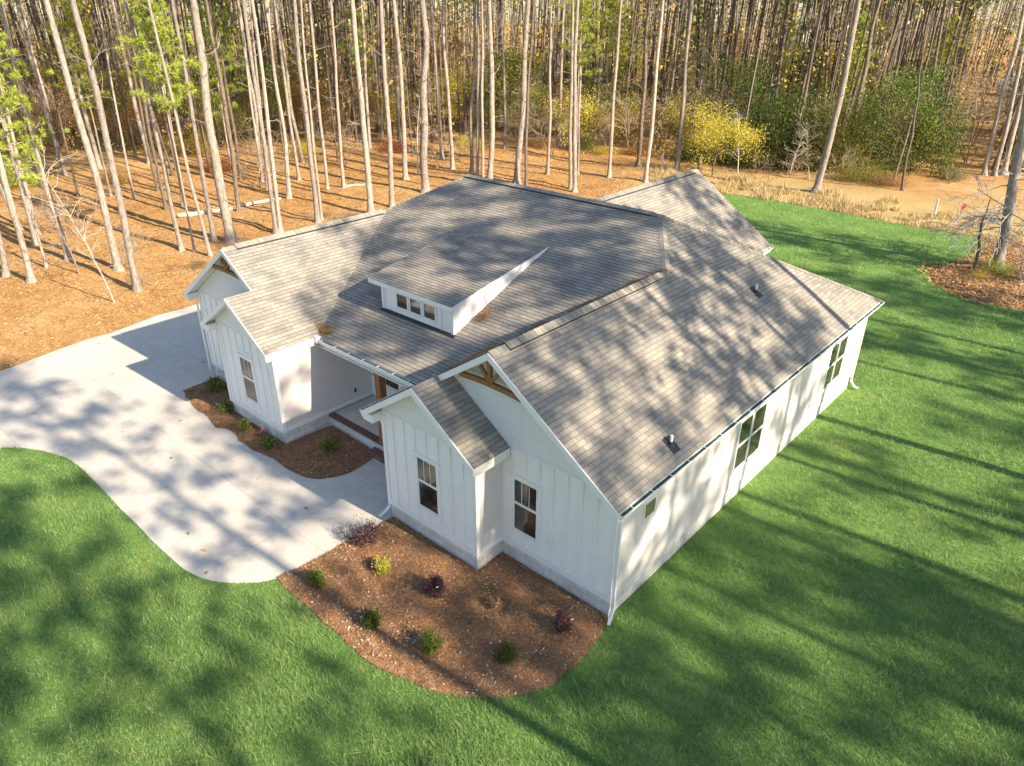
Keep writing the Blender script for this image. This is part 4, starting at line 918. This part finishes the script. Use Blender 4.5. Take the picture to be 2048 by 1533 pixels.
# ---- young pines with bright needles
r4=np.random.default_rng(21)
YC=[pine_crown('crown',r4,3.5,11.5,2.5,30,9,0.27,.034,44,'needle_young'),pine_crown('crown',r4,5.5,10.5,1.9,24,9,.27,.034,44,'needle_young')]
YT=[pine_trunk('trunk',r4,11.5,0.07,'bark',.05,0)[0],pine_trunk('trunk',r4,10.5,0.06,'bark',.04,0)[0]]
def young(x,y,i,label,dz=0,sc=1,group='young pines in the woods',rz=0):
    root=empty('young_pine',(x,y,gz(x,y))); root.rotation_euler=(0,0,rz); tag(root,label,'pine tree',group); mobj('trunk',YT[i%2],root,(0,0,0),(1,1,sc)); mobj('crown',YC[i%2],root,(0,0,dz),(1,1,1)); return root
young(-37.2,0.5,0,'bright green young pine at the left edge of the picture',0.9,1.1)
young(-34.3,7.4,1,'bright yellow-green young pine left of the garage gable',2.2,1.25)
young(-31.3,39.8,0,'yellow-green young pine high behind the main ridge',4.2,1.45,rz=1)
young(-38.5,54,1,'blue-green young pine behind the rear wing',3.2,1.35)
for (x,y) in [(-52,10),(-56,22),(-60,40),(-45,58),(-38,70),(-30,75),(-20,70),(-15,80),(-50,75),(-68,30),(-12,95),(-4,75),(-9,88),(-17,92),(-24,84),(-6,100),(-14,104),(-27,98),(-2,84),(-20,108)]:
    if in_poly(np.array([x]),np.array([y]),COR)[0]: continue
    young(x,y,int(abs(x))%2,'young pine half hidden among the trunks '+zone(x,y),r4.uniform(0,3),1.2,'young pines half hidden '+zone(x,y),r4.uniform(0,6))

# ================================================================ understorey
r5=np.random.default_rng(31)
BL=[broadleaf('tree',r5,8,2.7,4600,.115),broadleaf('tree',r5,6.5,2.3,3600,.115),broadleaf('tree',r5,10,3.0,5200,.13),broadleaf('tree',r5,5,2.2,3000,.10)]
def under(x,y,i,leaf,label,group,sc=1.0,cat='small tree',name='small_tree',sz=None):
    root=empty(name,(x,y,gz(x,y)),r5.uniform(0,6.28)); root.scale=(sc,sc,sc if sz is None else sz); tag(root,label,cat,group)
    mobj('trunk',BL[i][0],root); c=mobj('crown',BL[i][1],root); c.material_slots[0].link='OBJECT'; c.material_slots[0].material=M[leaf]; return root
ynm=broadleaf('tree',r5,5.2,2.6,9000,.10,'leaf_bright','bark2',.07,.45)
yt=empty('yellow_tree',(-22.6,47.6,gz(-22.6,47.6))); tag(yt,'small tree with bright yellow autumn leaves behind the rear wing','small tree'); mobj('trunk',ynm[0],yt); mobj('crown',ynm[1],yt)
yt.scale=(1.08,1.08,1.0)
kinds=[('leaf_olive','olive-leaved small tree among the pines'),('leaf_brown','small tree with dry brown leaves among the pines'),('leaf_yellow','small tree with yellowing leaves deep among the pines'),('leaf_rust','small tree with rust-red leaves among the pines'),('leaf_green','small dark evergreen tree among the pines')]
n_=0; tries=0; und=[]
while len(und)<185 and tries<20000:
    tries+=1; u=r5.uniform(-30,2080); dd=r5.uniform(50,135); a=yaw+math.atan((u-1024)/1467.6/math.cos(pitch)); x=CAM.x+dd*math.sin(a); y=CAM.y+dd*math.cos(a)
    if not (in_poly(np.array([x]),np.array([y]),FOREST)[0] or in_poly(np.array([x]),np.array([y]),RW)[0]): continue
    if dist_poly(np.array([x]),np.array([y]),TL,False)[0]<1.5 or in_poly(np.array([x]),np.array([y]),COR)[0]: continue
    if und and min((x-p[0])**2+(y-p[1])**2 for p in und)<9: continue
    und.append((x,y)); k=int(r5.choice(5,p=[.36,.26,.28,.0,.10])); k=(0 if k%2 else 4) if (x>-26 and y<72) else k; under(x,y,int(r5.integers(0,4)),kinds[k][0],kinds[k][1]+' '+zone(x,y),kinds[k][1].replace('small tree','small trees')+' '+zone(x,y),r5.uniform(.7,1.25))
tries=0; ex_=0
while ex_<46 and tries<20000:
    tries+=1; u=r5.uniform(-30,1300); dd=r5.uniform(55,105); a=yaw+math.atan((u-1024)/1467.6/math.cos(pitch)); x=CAM.x+dd*math.sin(a); y=CAM.y+dd*math.cos(a)
    if not in_poly(np.array([x]),np.array([y]),FOREST)[0]: continue
    d_=dist_poly(np.array([x]),np.array([y]),TL,False)[0]
    if d_<1 or d_>13 or min((x-p[0])**2+(y-p[1])**2 for p in und)<5: continue
    und.append((x,y)); ex_+=1; k=int(r5.choice(5,p=[.28,.34,.26,.06,.06])); under(x,y,int(r5.choice([1,3])),kinds[k][0],kinds[k][1]+' '+zone(x,y),kinds[k][1].replace('small tree','small trees')+' '+zone(x,y),r5.uniform(.7,1.1))
# dark evergreen shrubs on the edge of the wood behind the lawn
SG=[shrub_mesh('leaves',r5,9000,.095,'leaf_green',2.0,3.2,16),shrub_mesh('leaves',r5,7500,.09,'leaf_green',2.2,2.3,14)]
def bush(x,y,i,leaf,label,sc=1,sz=1,group='shrubs along the back edge of the lawn'):
    o=mobj('shrub',SG[i],None,(x,y,gz(x,y)-.1),(sc,sc,sz*sc),r5.uniform(0,6)); tag(o,label,'shrub',group); o.material_slots[0].link='OBJECT'; o.material_slots[0].material=M[leaf]; return o
bush(-9.6,61.5,0,'leaf_green','tallest dark green holly-like shrub beside the straw path',1.35,1.45)
bush(-7.2,60.0,1,'leaf_green','low bright-lit green shrub at the foot of the tallest dark shrub',.7,.8)
bush(-12.6,58.5,1,'leaf_green','dark evergreen shrub left of the tallest dark shrub',1.5,1.3)
bush(-15.8,57,0,'leaf_olive','olive shrub behind the lone leaning grey pine',1.5,1.2)
bush(-19.5,56,1,'leaf_green','shadowy evergreen shrub between the yellow tree and the leaning grey pine',1.7,1.5)
bush(-12.2,53.9,1,'leaf_olive','low grey-olive brush heap right of the leaning grey pine',1.0,.7)
bush(-10.2,53.2,1,'leaf_brown','low brown brush heap at the right end of the wood edge',.8,.55)
bush(-27.5,53.5,0,'leaf_green','dark shrub left of the yellow tree',.9,.8)
bush(-37.8,49.5,0,'leaf_green','bright-edged green shrub behind the main ridge',.75,.8)
bush(-35.5,50.0,1,'leaf_yellow','yellowing low shrub behind the main ridge',.6,.6)
bush(-33.0,52.0,1,'leaf_rust','rust-coloured low shrub behind the main ridge',.7,.6)
bush(-24.5,54,1,'leaf_green','deep green shrub straight behind the yellow tree',1.5,1.3)
bush(0.6,33.4,1,'leaf_yellow','yellow-green low growth in the straw patch left of the bare-branched pine',.3,.7,'shrubs in the mulch bed')
bush(1.2,34.9,1,'leaf_olive','leafy green sprouts at the foot of the bare-branched grey pine',.42,.95,'shrubs in the mulch bed')
# bare bushes and brush
TW=[twiggy('twigs',r5,3.0,.05,'twig',6,4,3,.6,.05),twiggy('twigs',r5,4.5,.06,'twig',4,5,3,.7,-.1),twiggy('twigs',r5,1.6,.035,'twig',7,4,2,.8,-.1)]
def bare(x,y,i,label,sc=1,group='bare bushes at the edge of the woods'):
    o=mobj('bare_bush',TW[i],None,(x,y,gz(x,y)),(sc,sc,sc),r5.uniform(0,6)); tag(o,label,'bush',group); return o
for (bx_,by_,bl_,bs_,bn_) in [(-56,12,'leaf_brown',.8,'brown low bush far left between the back trunks'),(-54,20,'leaf_rust',.75,'rust-brown bush behind the garage gable trunks'),(-55,29,'leaf_yellow',.8,'golden bush in the woods behind the garage roof'),(-50.5,36,'leaf_rust',.8,'rust bush in the woods behind the long roof'),(-47,43,'leaf_yellow',.7,'golden low bush behind the middle of the long roof'),(-62,22,'leaf_yellow',1.0,'yellow bush deep behind the garage gable'),(-60,6,'leaf_olive',1.0,'olive bush at the far left edge of the deep woods'),(-41.5,47.5,'leaf_brown',.7,'dry brown bush behind the main ridge, left of the green shrub')]:
    bush(bx_,by_,1,bl_,bn_,bs_,bs_,'low bushes inside the woods')
bare(-43.1,4.4,0,'tangled bare bush at the far left under the young pine'); bare(-36.2,4.6,2,'small leafless bush left of the vine-footed pine')
bare(-51,23.5,0,'big tangle of bare twigs behind the garage gable',1.2); bare(-47.5,19.5,0,'bare tangle left of the thickest pine',1.0); bare(-48.5,28.5,1,'bare straw-coloured bush behind the garage roof')
bare(-43.5,38,0,'straw-coloured bare bush behind the middle of the long roof'); bare(-42.5,34.5,0,'bare bush right of the thick straight pale pine')
bare(-38.5,45.5,1,'tall twiggy bare bush behind the main ridge',1.3); bare(-34,52,1,'spreading bare tree behind the right end of the main ridge',1.6); bare(-28,56,1,'hanging brown tangle behind the rear wing',1.7)
bare(-14.5,53.5,0,'bare brush beside the leaning grey pine',.8); bare(-20.5,51.6,2,'small bare bush right of the yellow tree',1.2); bare(-8,70,1,'tall tan bare bush along the straw path',1.9); bare(-10,80,1,'far tan bare bush along the straw path',2.2)
bare(-6.9,58,2,'small bare bush at the path mouth'); bare(-17.6,52.4,2,'low bare bush under the wood edge',1.4)
bare(-30.6,2.6,2,'wispy bare bush at the foot of the thick leaning pine',.75); bare(-33.6,3.6,2,'bare bush growing round the vine-covered foot of a pine',.9)
for i in range(26):
    for _ in range(200):
        u=r5.uniform(0,2048); dd=r5.uniform(48,110); a=yaw+math.atan((u-1024)/1467.6/math.cos(pitch)); x=CAM.x+dd*math.sin(a); y=CAM.y+dd*math.cos(a)
        if in_poly(np.array([x]),np.array([y]),FOREST)[0]: break
    bare(x,y,i%2,'leafless twiggy bush among the pine trunks '+zone(x,y),r5.uniform(.8,1.7),'leafless bushes '+zone(x,y))
# pale saplings
def sapling(x,y,H,label,mat='birch',rad=.045,seed=0):
    r=np.random.default_rng(seed); segs=[];E=[]; p=np.array([0,0,-.1]); d=np.array([-.05,0,1.]); 
    for k in range(9):
        d=d+r.normal(size=3)*.06; d/=np.linalg.norm(d); d[2]=abs(d[2]); q=p+d*H/9; segs.append((p,q,rad*(1-k/10),rad*(1-(k+1)/10)))
        if k>1:
            for _ in range(3): a=r.uniform(0,6.28); grow(p+(q-p)*r.random(),(math.cos(a),math.sin(a),.5),r.uniform(.5,1.4),.014,1,r,segs,E,.4,3,.6,.1,3)
        p=q
    V,F=tubes([(a,b,max(c,.006),max(e,.005)) for a,b,c,e in segs],5); o=mobj('sapling',np_mesh('sapling',V,F,M[mat],True),None,(x,y,gz(x,y))); tag(o,label,'sapling'); return o
sapling(-29.4,0.8,7.0,'thin pale crooked sapling left of the thick leaning pine by the driveway','birch',.045,3)
sapling(-34.6,1.2,4,'thin dark sapling behind the third pine from the left edge','bark',.05,4)
sapling(-21.5,50.2,5,'pale thin sapling just right of the yellow tree','birch',.05,5); sapling(-17.5,51.5,4.5,'forked pale sapling between the yellow tree and the leaning pine','birch',.05,6); sapling(-15.9,51.8,4,'pale twisted sapling left of the leaning pine','birch',.05,8)
sapling(-41.5,31.2,6.5,'white bare sapling behind the long roof, left of a pale pine pair','birch',.07,9)
# bare lower branches of the pine in the mulch bed
r6=np.random.default_rng(77); segs=[];E=[]
for i in range(34):
    z=r6.uniform(1.7,5.4); a=r6.uniform(0,6.28); grow((1.12-.115*z,35.63,z),(math.cos(a),math.sin(a),r6.uniform(-.15,.15)),r6.uniform(1.4,3.2),.035,2,r6,segs,E,.35,3,.6,-.05,4)
segs=[(a,b,max(c,.014),max(d,.011)) for a,b,c,d in segs]
V,F=tubes(segs,4); tp=[o for o in scene.objects if o.get('label','').startswith('grey pine with bare lower')][0]
bo=mobj('branches',np_mesh('branches',V,F,M['twig2'],True),tp); bpy.context.view_layer.update(); bo.matrix_world=Matrix.Identity(4)

# ================================================================ garden plants
r7=np.random.default_rng(41)
def plant(name,label,cat,x,y,mats,w,h,n=500,size=.05,clumps=14,stems=True,tagc=None,asp=.6,spr=.22,group=None,base=.02):
    z=0.07; root=empty(name,(x,y,z)); tag(root,label,cat,group); 
    for i,(mt,fr) in enumerate(mats): mobj('foliage',shrub_mesh('foliage',r7,int(n*fr),size,mt,w/2*1.0,h,clumps,base,asp,spr),root)
    if stems:
        segs=[];E=[]
        for k in range(9): a=r7.uniform(0,6.28); grow((0,0,-.05),(math.cos(a)*.8,math.sin(a)*.8,1),h*.8,.008,1,r7,segs,E,.3,2,.5,.1,2)
        V,F=tubes([(a,b,max(c,.004),max(d,.003)) for a,b,c,d in segs],3); mobj('stems',np_mesh('stems',V,F,M['bark2']),root)
    if tagc:
        m=MB(); m.box(-.025,-.002,0,.025,.002,.085); t=m.build('plant_tag',M['pipe'],root); t.location=(tagc[0],tagc[1],h*.75); t.rotation_euler=(.5,.3,tagc[2])
    return root
G='shrubs in the pine straw beds'
plant('shrub','dark green shrub with a white tag nearest the garage corner','shrub',-17.54,-.42,[('leaf_green',1),('leaf_olive',.3)],0.75,.45,900,.06,16,tagc=(.05,-.1,.4),group=G)
plant('shrub','small green shrub with a white tag, second from the garage corner','shrub',-15.71,-1.05,[('leaf_green',.8),('leaf_olive',.5)],.6,.36,600,.05,14,tagc=(-.3,-.15,.2),group=G)
plant('shrub','sunlit yellow-green shrub under the left gable window','shrub',-14.23,-1.2,[('leaf_olive',1),('leaf_yellow',.4)],.55,.34,500,.05,14,group=G)
plant('flowering_plant','tiny plant with pink leaves against the foundation','plant',-13.4,-.98,[('pink',1)],.26,.26,120,.04,7,group=G)
plant('shrub','dark green shrub at the corner of the left gable','shrub',-12.55,-1.25,[('leaf_green',1),('leaf_olive',.3)],.58,.42,700,.05,16,group=G)
plant('shrub','green shrub with a white tag in front of the porch','shrub',-11.0,-.05,[('leaf_green',.8),('leaf_olive',.6)],.58,.36,600,.05,14,tagc=(-.38,-.2,.2),group=G)
plant('shrub','purple shrub beside the driveway corner near the downspout','shrub',-6.45,-2.2,[('purple',1)],.68,.66,2400,.05,20,group=G,asp=.45)
plant('plant','pale wispy plant hanging over the driveway edge','plant',-6.95,-2.35,[('litter',1)],.55,.45,160,.035,10,group=G)
plant('shrub','yellow-green small shrub with a white tag in the front bed','shrub',-5.22,-2.62,[('leaf_yellow',.7),('leaf_olive',.8)],.5,.42,800,.045,12,tagc=(-.1,-.1,.2),group=G)
plant('shrub','small round grey-green shrub at the bed corner by the driveway','shrub',-6.05,-4.02,[('leaf_green',.7),('leaf_olive',.5)],.46,.38,2000,.04,16,group=G)
plant('shrub','dark purple shrub in the middle of the front bed','shrub',-3.62,-2.28,[('purple',1)],.54,.54,3000,.046,22,tagc=(.2,-.1,.9),group=G,asp=.4)
plant('plant','sparse plant with a few pale leaves by the inner corner','plant',-2.62,-1.25,[('leaf_olive',.5),('litter',.5)],.55,.3,110,.04,10,group=G)
plant('ornamental_grass','dry brown grass clump with a white tag in the front bed','plant',-2.2,-1.6,[('straw',1)],.5,.3,500,.10,10,asp=.12,group=G,tagc=(.1,-.05,.9))
plant('shrub','dark green round shrub at the left of the front row','shrub',-3.98,-3.95,[('leaf_green',1),('leaf_olive',.12)],.45,.40,3600,.04,26,group=G,asp=.4)
plant('shrub','round green shrub in the middle of the front row','shrub',-2.40,-3.52,[('leaf_green',1),('leaf_olive',.15)],.50,.44,4000,.04,26,group=G,asp=.4)
plant('shrub','dark green round shrub at the right of the front row','shrub',-0.95,-2.62,[('leaf_green',1)],.48,.43,4000,.04,26,group=G,asp=.4)
plant('shrub','dark purple upright shrub near the front right house corner','shrub',-.52,-1.12,[('purple',1)],.46,.62,3600,.042,22,tagc=(.2,.05,.9),group=G,asp=.4)

# ================================================================ small things
def log(a,b,rad,label,name='fallen_log',mat='birch'):
    a=Vector((a[0],a[1],gz(*a)+rad*.8)); b=Vector((b[0],b[1],gz(*b)+rad*.8)); m=MB(); n=9; pts=[a+(b-a)*(i/n)+Vector((0,0,random.uniform(-.03,.03))) for i in range(n+1)]; m.tube(pts,[rad*random.uniform(.85,1.1)*(1-.3*i/n) for i in range(n+1)],9); o=m.build(name,M[mat],smooth=True); tag(o,label,'log','fallen logs on the pine straw'); return o
log((-42.9,10.6),(-42.0,14.2),.17,'longer white fallen log left of the thickest pine'); log((-42.7,15.3),(-42.2,18.2),.14,'shorter white fallen log right of the thickest pine'); log((-42.0,23.9),(-41.2,25.2),.12,'small pale log piece behind the garage roof')
def stake(x,y,h,w,mat,label,name='marker_stake',lean=0.0):
    z=gz(x,y); m=MB(); m.prism([(-w/2,-.1),(w/2,-.1),(w/2,h-.04),(0,h),(-w/2,h-.04)],'y',-w/3,w/3); o=m.build(name,M[mat]); o.location=(x,y,z); o.rotation_euler=(0,lean,0); tag(o,label,'stake'); return o
stake(-4.79,46.0,1.05,.12,'pipe','white marker post in the dry grass behind the lawn')
s_=stake(-3.46,47.4,.85,.05,'twig','wooden stake with a red ribbon behind the lawn'); m=MB(); m.add([(-.03,-.03,.85),(.22,.03,.80),(.18,.05,.55),(.10,-.03,.42),(-.04,-.04,.45)],[(0,1,2,3,4)]); m.build('ribbon',M['red'],s_)
stake(-7.29,42.6,.55,.05,'twig','short brown stake at the back edge of the lawn'); stake(-26.9,46.5,1.3,.12,'pipe','white survey stake behind the rear wing'); 
m=MB(); m.tube([(0,0,-.1),(.02,0,.5),(.0,.03,1.5)],[.26,.2,.17],9); o=m.build('tree_stump',M['bark2'],smooth=True); o.location=(-23.3,46.5,gz(-23.3,46.5)); tag(o,'dark broken tree stump at the foot of the yellow tree','stump')

# far buildings glimpsed between the trunks
def farhouse(x,y,w,d,h,rz,label,wm,rm):
    root=empty('distant_house',(x,y,0),rz); tag(root,label,'house'); m=MB(); m.prism([(-w/2,0),(w/2,0),(w/2,h),(0,h+w*.28),(-w/2,h)],'y',-d/2,d/2); m.build('wall',M[wm],root)
    m=MB(); 
    for s in (-1,1): m.add([(s*(w/2+.4),-d/2-.4,h-.2),(0,-d/2-.4,h+w*.28+.05),(0,d/2+.4,h+w*.28+.05),(s*(w/2+.4),d/2+.4,h-.2)],[(0,1,2,3)])
    m.build('roof',M[rm],root)
    for i in range(3):
        m=MB(); cx=-w/3+i*w/3; m.box(cx-.5,-d/2-.05,1.2,cx+.5,-d/2-.002,2.8); m.build('window',M['glass'],root)
    return root
farhouse(-53,150,13,12,7.5,.6,'white house glimpsed far off between the trunks at upper right','board','shingle')
farhouse(-14.5,134,4.5,7,1.9,.9,'low pale blue-roofed building glimpsed at the right edge','board','gutter')

# ================================================================ stuff
# far wood
r8=np.random.default_rng(51); n=1900; U=r8.uniform(-80,2130,n); D_=r8.uniform(80,240,n)**1.0; A_=yaw+np.arctan((U-1024)/1467.6/math.cos(pitch)); fx=CAM.x+D_*np.sin(A_); fy=CAM.y+D_*np.cos(A_)
keep=~in_poly(fx,fy,COR); fx,fy=fx[keep],fy[keep]; n=len(fx)
segs=[((fx[i],fy[i],-.5),(fx[i]+r8.normal()*.8,fy[i]+r8.normal()*.8,r8.uniform(14,22)),r8.uniform(.1,.2),.08) for i in range(n)]
V,F=tubes(segs,4)
m1=r8.integers(0,n,1500); cz=r8.uniform(0,1,1500)**1.2*22; cc=np.stack([fx[m1],fy[m1],cz],1); k=r8.integers(0,1500,190000); C=cc[k]+r8.normal(size=(190000,3))*np.array([1.5,1.5,1.3]); C[:,2]=np.abs(C[:,2]); Vl,Fl=leaf_quads(C,.36,r8)
o=link('far_woods',np_mesh('far_woods',np.concatenate([V,Vl]),np.concatenate([F,Fl+len(V)]),M['wood_mix'])); tag(o,'dense mass of far trunks and autumn leaves filling the background','woods',kind='stuff')
o.data.materials.append(M['bark2']); mi=np.zeros(len(F)+len(Fl),np.int32); mi[:len(F)]=1; o.data.polygons.foreach_set('material_index',mi)
# undergrowth inside the tree line
n=380000; U=r8.uniform(-60,2110,n); D_=r8.uniform(48,150,n); A_=yaw+np.arctan((U-1024)/1467.6/math.cos(pitch)); x=CAM.x+D_*np.sin(A_); y=CAM.y+D_*np.cos(A_)
dn=vnoise(x,y,6,9)+vnoise(x,y,2,10)*.6; k=(in_poly(x,y,FOREST)|in_poly(x,y,RW))&~in_poly(x,y,COR)&(dn>0.0)&(dist_poly(x,y,TL,False)>.6); x,y,dn=x[k],y[k],dn[k]; z=ground_z(x,y)+np.abs(r8.normal(size=len(x)))*np.clip(dn*6,.2,2.3)*np.where(r8.random(len(x))<.25,2.4,1)
Vl,Fl=leaf_quads(np.stack([x,y,z],1),.20,r8,0,.4); o=link('undergrowth',np_mesh('undergrowth',Vl,Fl,M['wood_mix'])); tag(o,'tangled brown and olive undergrowth between the trunks','undergrowth',kind='stuff')
# lawn grass
def blades(name,n,region,mat,h,w,label,cat,dmin=14,dmax=60,power=1.0,z0=0.0,zf=None,lean=.5,xr_=None,yr_=None,dens=None,seed=1):
    r=np.random.default_rng(seed)
    if xr_: x=r.uniform(*xr_,n); y=r.uniform(*yr_,n)
    else:
        U=r.uniform(-40,2090,n); Vp=r.uniform(360,1560,n)**1.0
        dx=(U-1024)/1467.578; dy=-(Vp-766.5)/1467.578; d=np.array(fwd)[None]+dx[:,None]*np.array(rt2)+dy[:,None]*np.array(up2); t=-CAM.z/d[:,2]; x=CAM.x+t*d[:,0]; y=CAM.y+t*d[:,1]
    k=region(x,y); x,y=x[k],y[k]; n=len(x); z=np.full(n,z0) if zf is None else zf(x,y); dist=np.hypot(x-CAM.x,y-CAM.y)
    th=r.uniform(0,2*PI,n); hh=h*r.uniform(.5,1.4,n)*np.where(r.random(n)<.09,2.0,1)*(1+.6*np.clip(vnoise(x,y,1.2,13)*2,-.5,1)); ww=w*np.clip(dist/22,.8,2.6)*r.uniform(.7,1.3,n); tx=r.normal(size=n)*lean*hh; ty=r.normal(size=n)*lean*hh
    B=np.stack([x,y,z],1); s=np.stack([np.cos(th)*ww/2,np.sin(th)*ww/2,np.zeros(n)],1); T=B+np.stack([tx,ty,hh],1); V=np.stack([B-s,B+s,T],1).reshape(-1,3); F=np.arange(3*n).reshape(n,3)
    o=link(name,np_mesh(name,V,F,M[mat])); tag(o,label,cat,kind='stuff'); return o
hs=[(-18.9,0.2,-12.3,16),(-15.7,-.9,-12.3,3),(-6.9,-.96,-3.43,1),(-12.4,.9,-6.8,16),(-6.9,0,0.03,16),(-13.3,15,-5.9,19.8)]
def inhouse(x,y):
    k=np.zeros(x.shape,bool)
    for a,b,c,d in hs: k|=(x>a)&(x<c)&(y>b)&(y<d)
    return k
GR=lambda x,y: in_poly(x,y,LAWN)&~in_poly(x,y,DRIVE)&~in_poly(x,y,BEDF)&~in_poly(x,y,BEDS)&~inhouse(x,y)&~in_poly(x,y,RB)
blades('grass',NGRASS,GR,'grass',.085,.0125,'short green grass blades of the lawn','grass',lean=.55)
DG=lambda x,y:(in_poly(x,y,[[-26,41.5],[-18.65,42.0],[-11.6,42.5],[-4.7,42.1],[-.6,42.1],[6,42],[8,50],[-8,52],[-17,52],[-28,49]]))&(vnoise(x,y,2,15)+vnoise(x,y,.7,16)*.5+np.clip((45.5-y)*.12,-.5,.4)>0.0)
blades('grass',60000,lambda x,y:GR(x,y)&(vnoise(x,y,1.6,33)+vnoise(x,y,.5,34)*.5>.17),'drygrass',.07,.010,'yellowed grass blades in patches of the lawn','grass',lean=.6,seed=9)
blades('dry_grass',50000,DG,'drygrass',.30,.022,'dry tan grass strip between lawn and woods','dry grass',zf=ground_z,lean=.4,xr_=(-28,8),yr_=(41.5,53),seed=4)
# straw needles and fallen leaves in the beds
def slivers(name,n,region,mat,L,w,zf,xr_,yr_,label,cat,seed,asp=None):
    r=np.random.default_rng(seed); x=r.uniform(*xr_,n); y=r.uniform(*yr_,n); k=region(x,y); x,y=x[k],y[k]; n=len(x); z=zf(x,y)+r.uniform(.002,.02,n)
    a=r.uniform(0,2*PI,n); l=L*r.uniform(.5,1.3,n); d=np.stack([np.cos(a)*l/2,np.sin(a)*l/2,r.normal(size=n)*l*.12],1); s=np.stack([-np.sin(a)*w/2,np.cos(a)*w/2,r.normal(size=n)*w*.2],1)
    if asp: s*=asp
    B=np.stack([x,y,z],1); V=np.stack([B-d,B+s,B+d,B-s],1).reshape(-1,3); return link(name,np_mesh(name,V,np.arange(4*n).reshape(n,4),M[mat])),label,cat
zb1=lambda x,y:zbed(x,y,dist_poly(x,y,BEDF)); zb2=lambda x,y:zbed(x,y,dist_poly(x,y,BEDS))
inF=lambda x,y:in_poly(x,y,BEDF); inS=lambda x,y:in_poly(x,y,BEDS)
for (nm,n,reg,mt,L,w,zf_,xr2,yr2,lab,cat,sd) in [('pine_straw',46000,inF,'straw',.17,.009,zb1,(-7.4,.5),(-4.8,.1),'brown pine needles covering the front bed','pine straw',1),('pine_straw',26000,inS,'straw',.17,.010,zb2,(-18.8,-9.3),(-2,1),'brown pine needles covering the bed before the porch','pine straw',2),
   ]:
    o,l,c=slivers(nm,n,reg,mt,L,w,zf_,xr2,yr2,lab,cat,sd); tag(o,l,c,kind='stuff')
lf=lambda x,y:inF(x,y)&((vnoise(x,y,.9,22)>-.02)|(rng.random(x.shape)<.3))&((dist_poly(x,y,BED_FRONT[6:],False)<1.1)|(rng.random(x.shape)<.28))
o,l,c=slivers('fallen_leaves',2600,lf,'litter',.062,.040,lambda x,y:zb1(x,y)+.015,(-7.2,.3),(-4.75,0),'pale fallen leaves scattered over the front bed','leaves',5); tag(o,l,c,kind='stuff')
lf2=lambda x,y:inS(x,y)&((x>-10.9)|(rng.random(x.shape)<.15))
o,l,c=slivers('fallen_leaves',900,lf2,'litter',.06,.04,lambda x,y:zb2(x,y)+.015,(-18.8,-9.3),(-2,1),'pale fallen leaves scattered over the porch bed','leaves',6); tag(o,l,c,kind='stuff')
o,l,c=slivers('fallen_leaves',28,lambda x,y:in_poly(x,y,DRIVE),'leaf_brown',.13,.08,lambda x,y:0*x+.035,(-26,-7),(-7,2),'few dark leaves on the driveway','leaves',7); tag(o,l,c,kind='stuff')
# litter on the woods floor
wf=lambda x,y:(clear_d(x,y)>.3)&visible(np.stack([x,y,0*x],1))
o,l,c=slivers('leaf_litter',150000,wf,'straw_orange',.20,.045,ground_z,(-60,-18),(-10,56),'orange needles and leaf litter on the woods floor','leaf litter',8); tag(o,l,c,kind='stuff')
o,l,c=slivers('leaf_litter',2500,wf,'twig',.7,.03,lambda x,y:ground_z(x,y)+.02,(-60,-18),(-10,56),'twigs lying on the woods floor','twigs',9); tag(o,l,c,kind='stuff')
rbz=lambda x,y:0.02+np.clip(dist_poly(x,y,RB)/1.0,0,1)*(0.15+vnoise(x,y,1.5,8)*0.2)+.01
inR=lambda x,y:in_poly(x,y,RB)|((dist_poly(x,y,RB)<.5)&(rng.random(x.shape)<.35))
o,l,c=slivers('leaf_litter',24000,inR,'straw_orange',.26,.05,rbz,(-2.5,6),(28.5,43),'straw and dead leaves covering the patch under the bare-branched pine','leaf litter',12); tag(o,l,c,kind='stuff')
# pine straw caught on the roof
r9=np.random.default_rng(61); n=5200; t=r9.uniform(0,1,n)**1.0; vx=lx+(xr-lx)*t; vy=ye+(yv-ye)*t; k=t>.12; off=r9.normal(size=n)*.055*(1+.6*np.sin(t*30)); x=(vx-off)[k]; y=(vy+off*.5)[k]
zz=np.maximum(zL(x,y),zM(x,y)); x2_=gxe+r9.normal(size=700)*.17; y2_=ye+.2+np.abs(r9.normal(size=700))*.12; zz2=np.maximum(zGR(x2_,y2_),zM(x2_,y2_)); x3=-7.45+r9.normal(size=220)*.10; y3=3.6+r9.normal(size=220)*.16; zz3=zM(x3,y3)
x=np.concatenate([x,x2_,x3]); y=np.concatenate([y,y2_,y3]); zz=np.concatenate([zz,zz2,zz3])+r9.uniform(.015,.05,len(x))
a=r9.uniform(0,2*PI,len(x)); l=.10*r9.uniform(.5,1.3,len(x)); d=np.stack([np.cos(a)*l,np.sin(a)*l,r9.normal(size=len(x))*.02],1); s=np.stack([-np.sin(a)*.008,np.cos(a)*.008,0*a],1); B=np.stack([x,y,zz],1)
o=link('roof_pine_straw',np_mesh('roof_pine_straw',np.stack([B-d,B+s,B+d,B-s],1).reshape(-1,3),np.arange(4*len(x)).reshape(-1,4),M['straw_orange'])); tag(o,'orange pine straw caught in the roof valley','pine straw',kind='stuff')
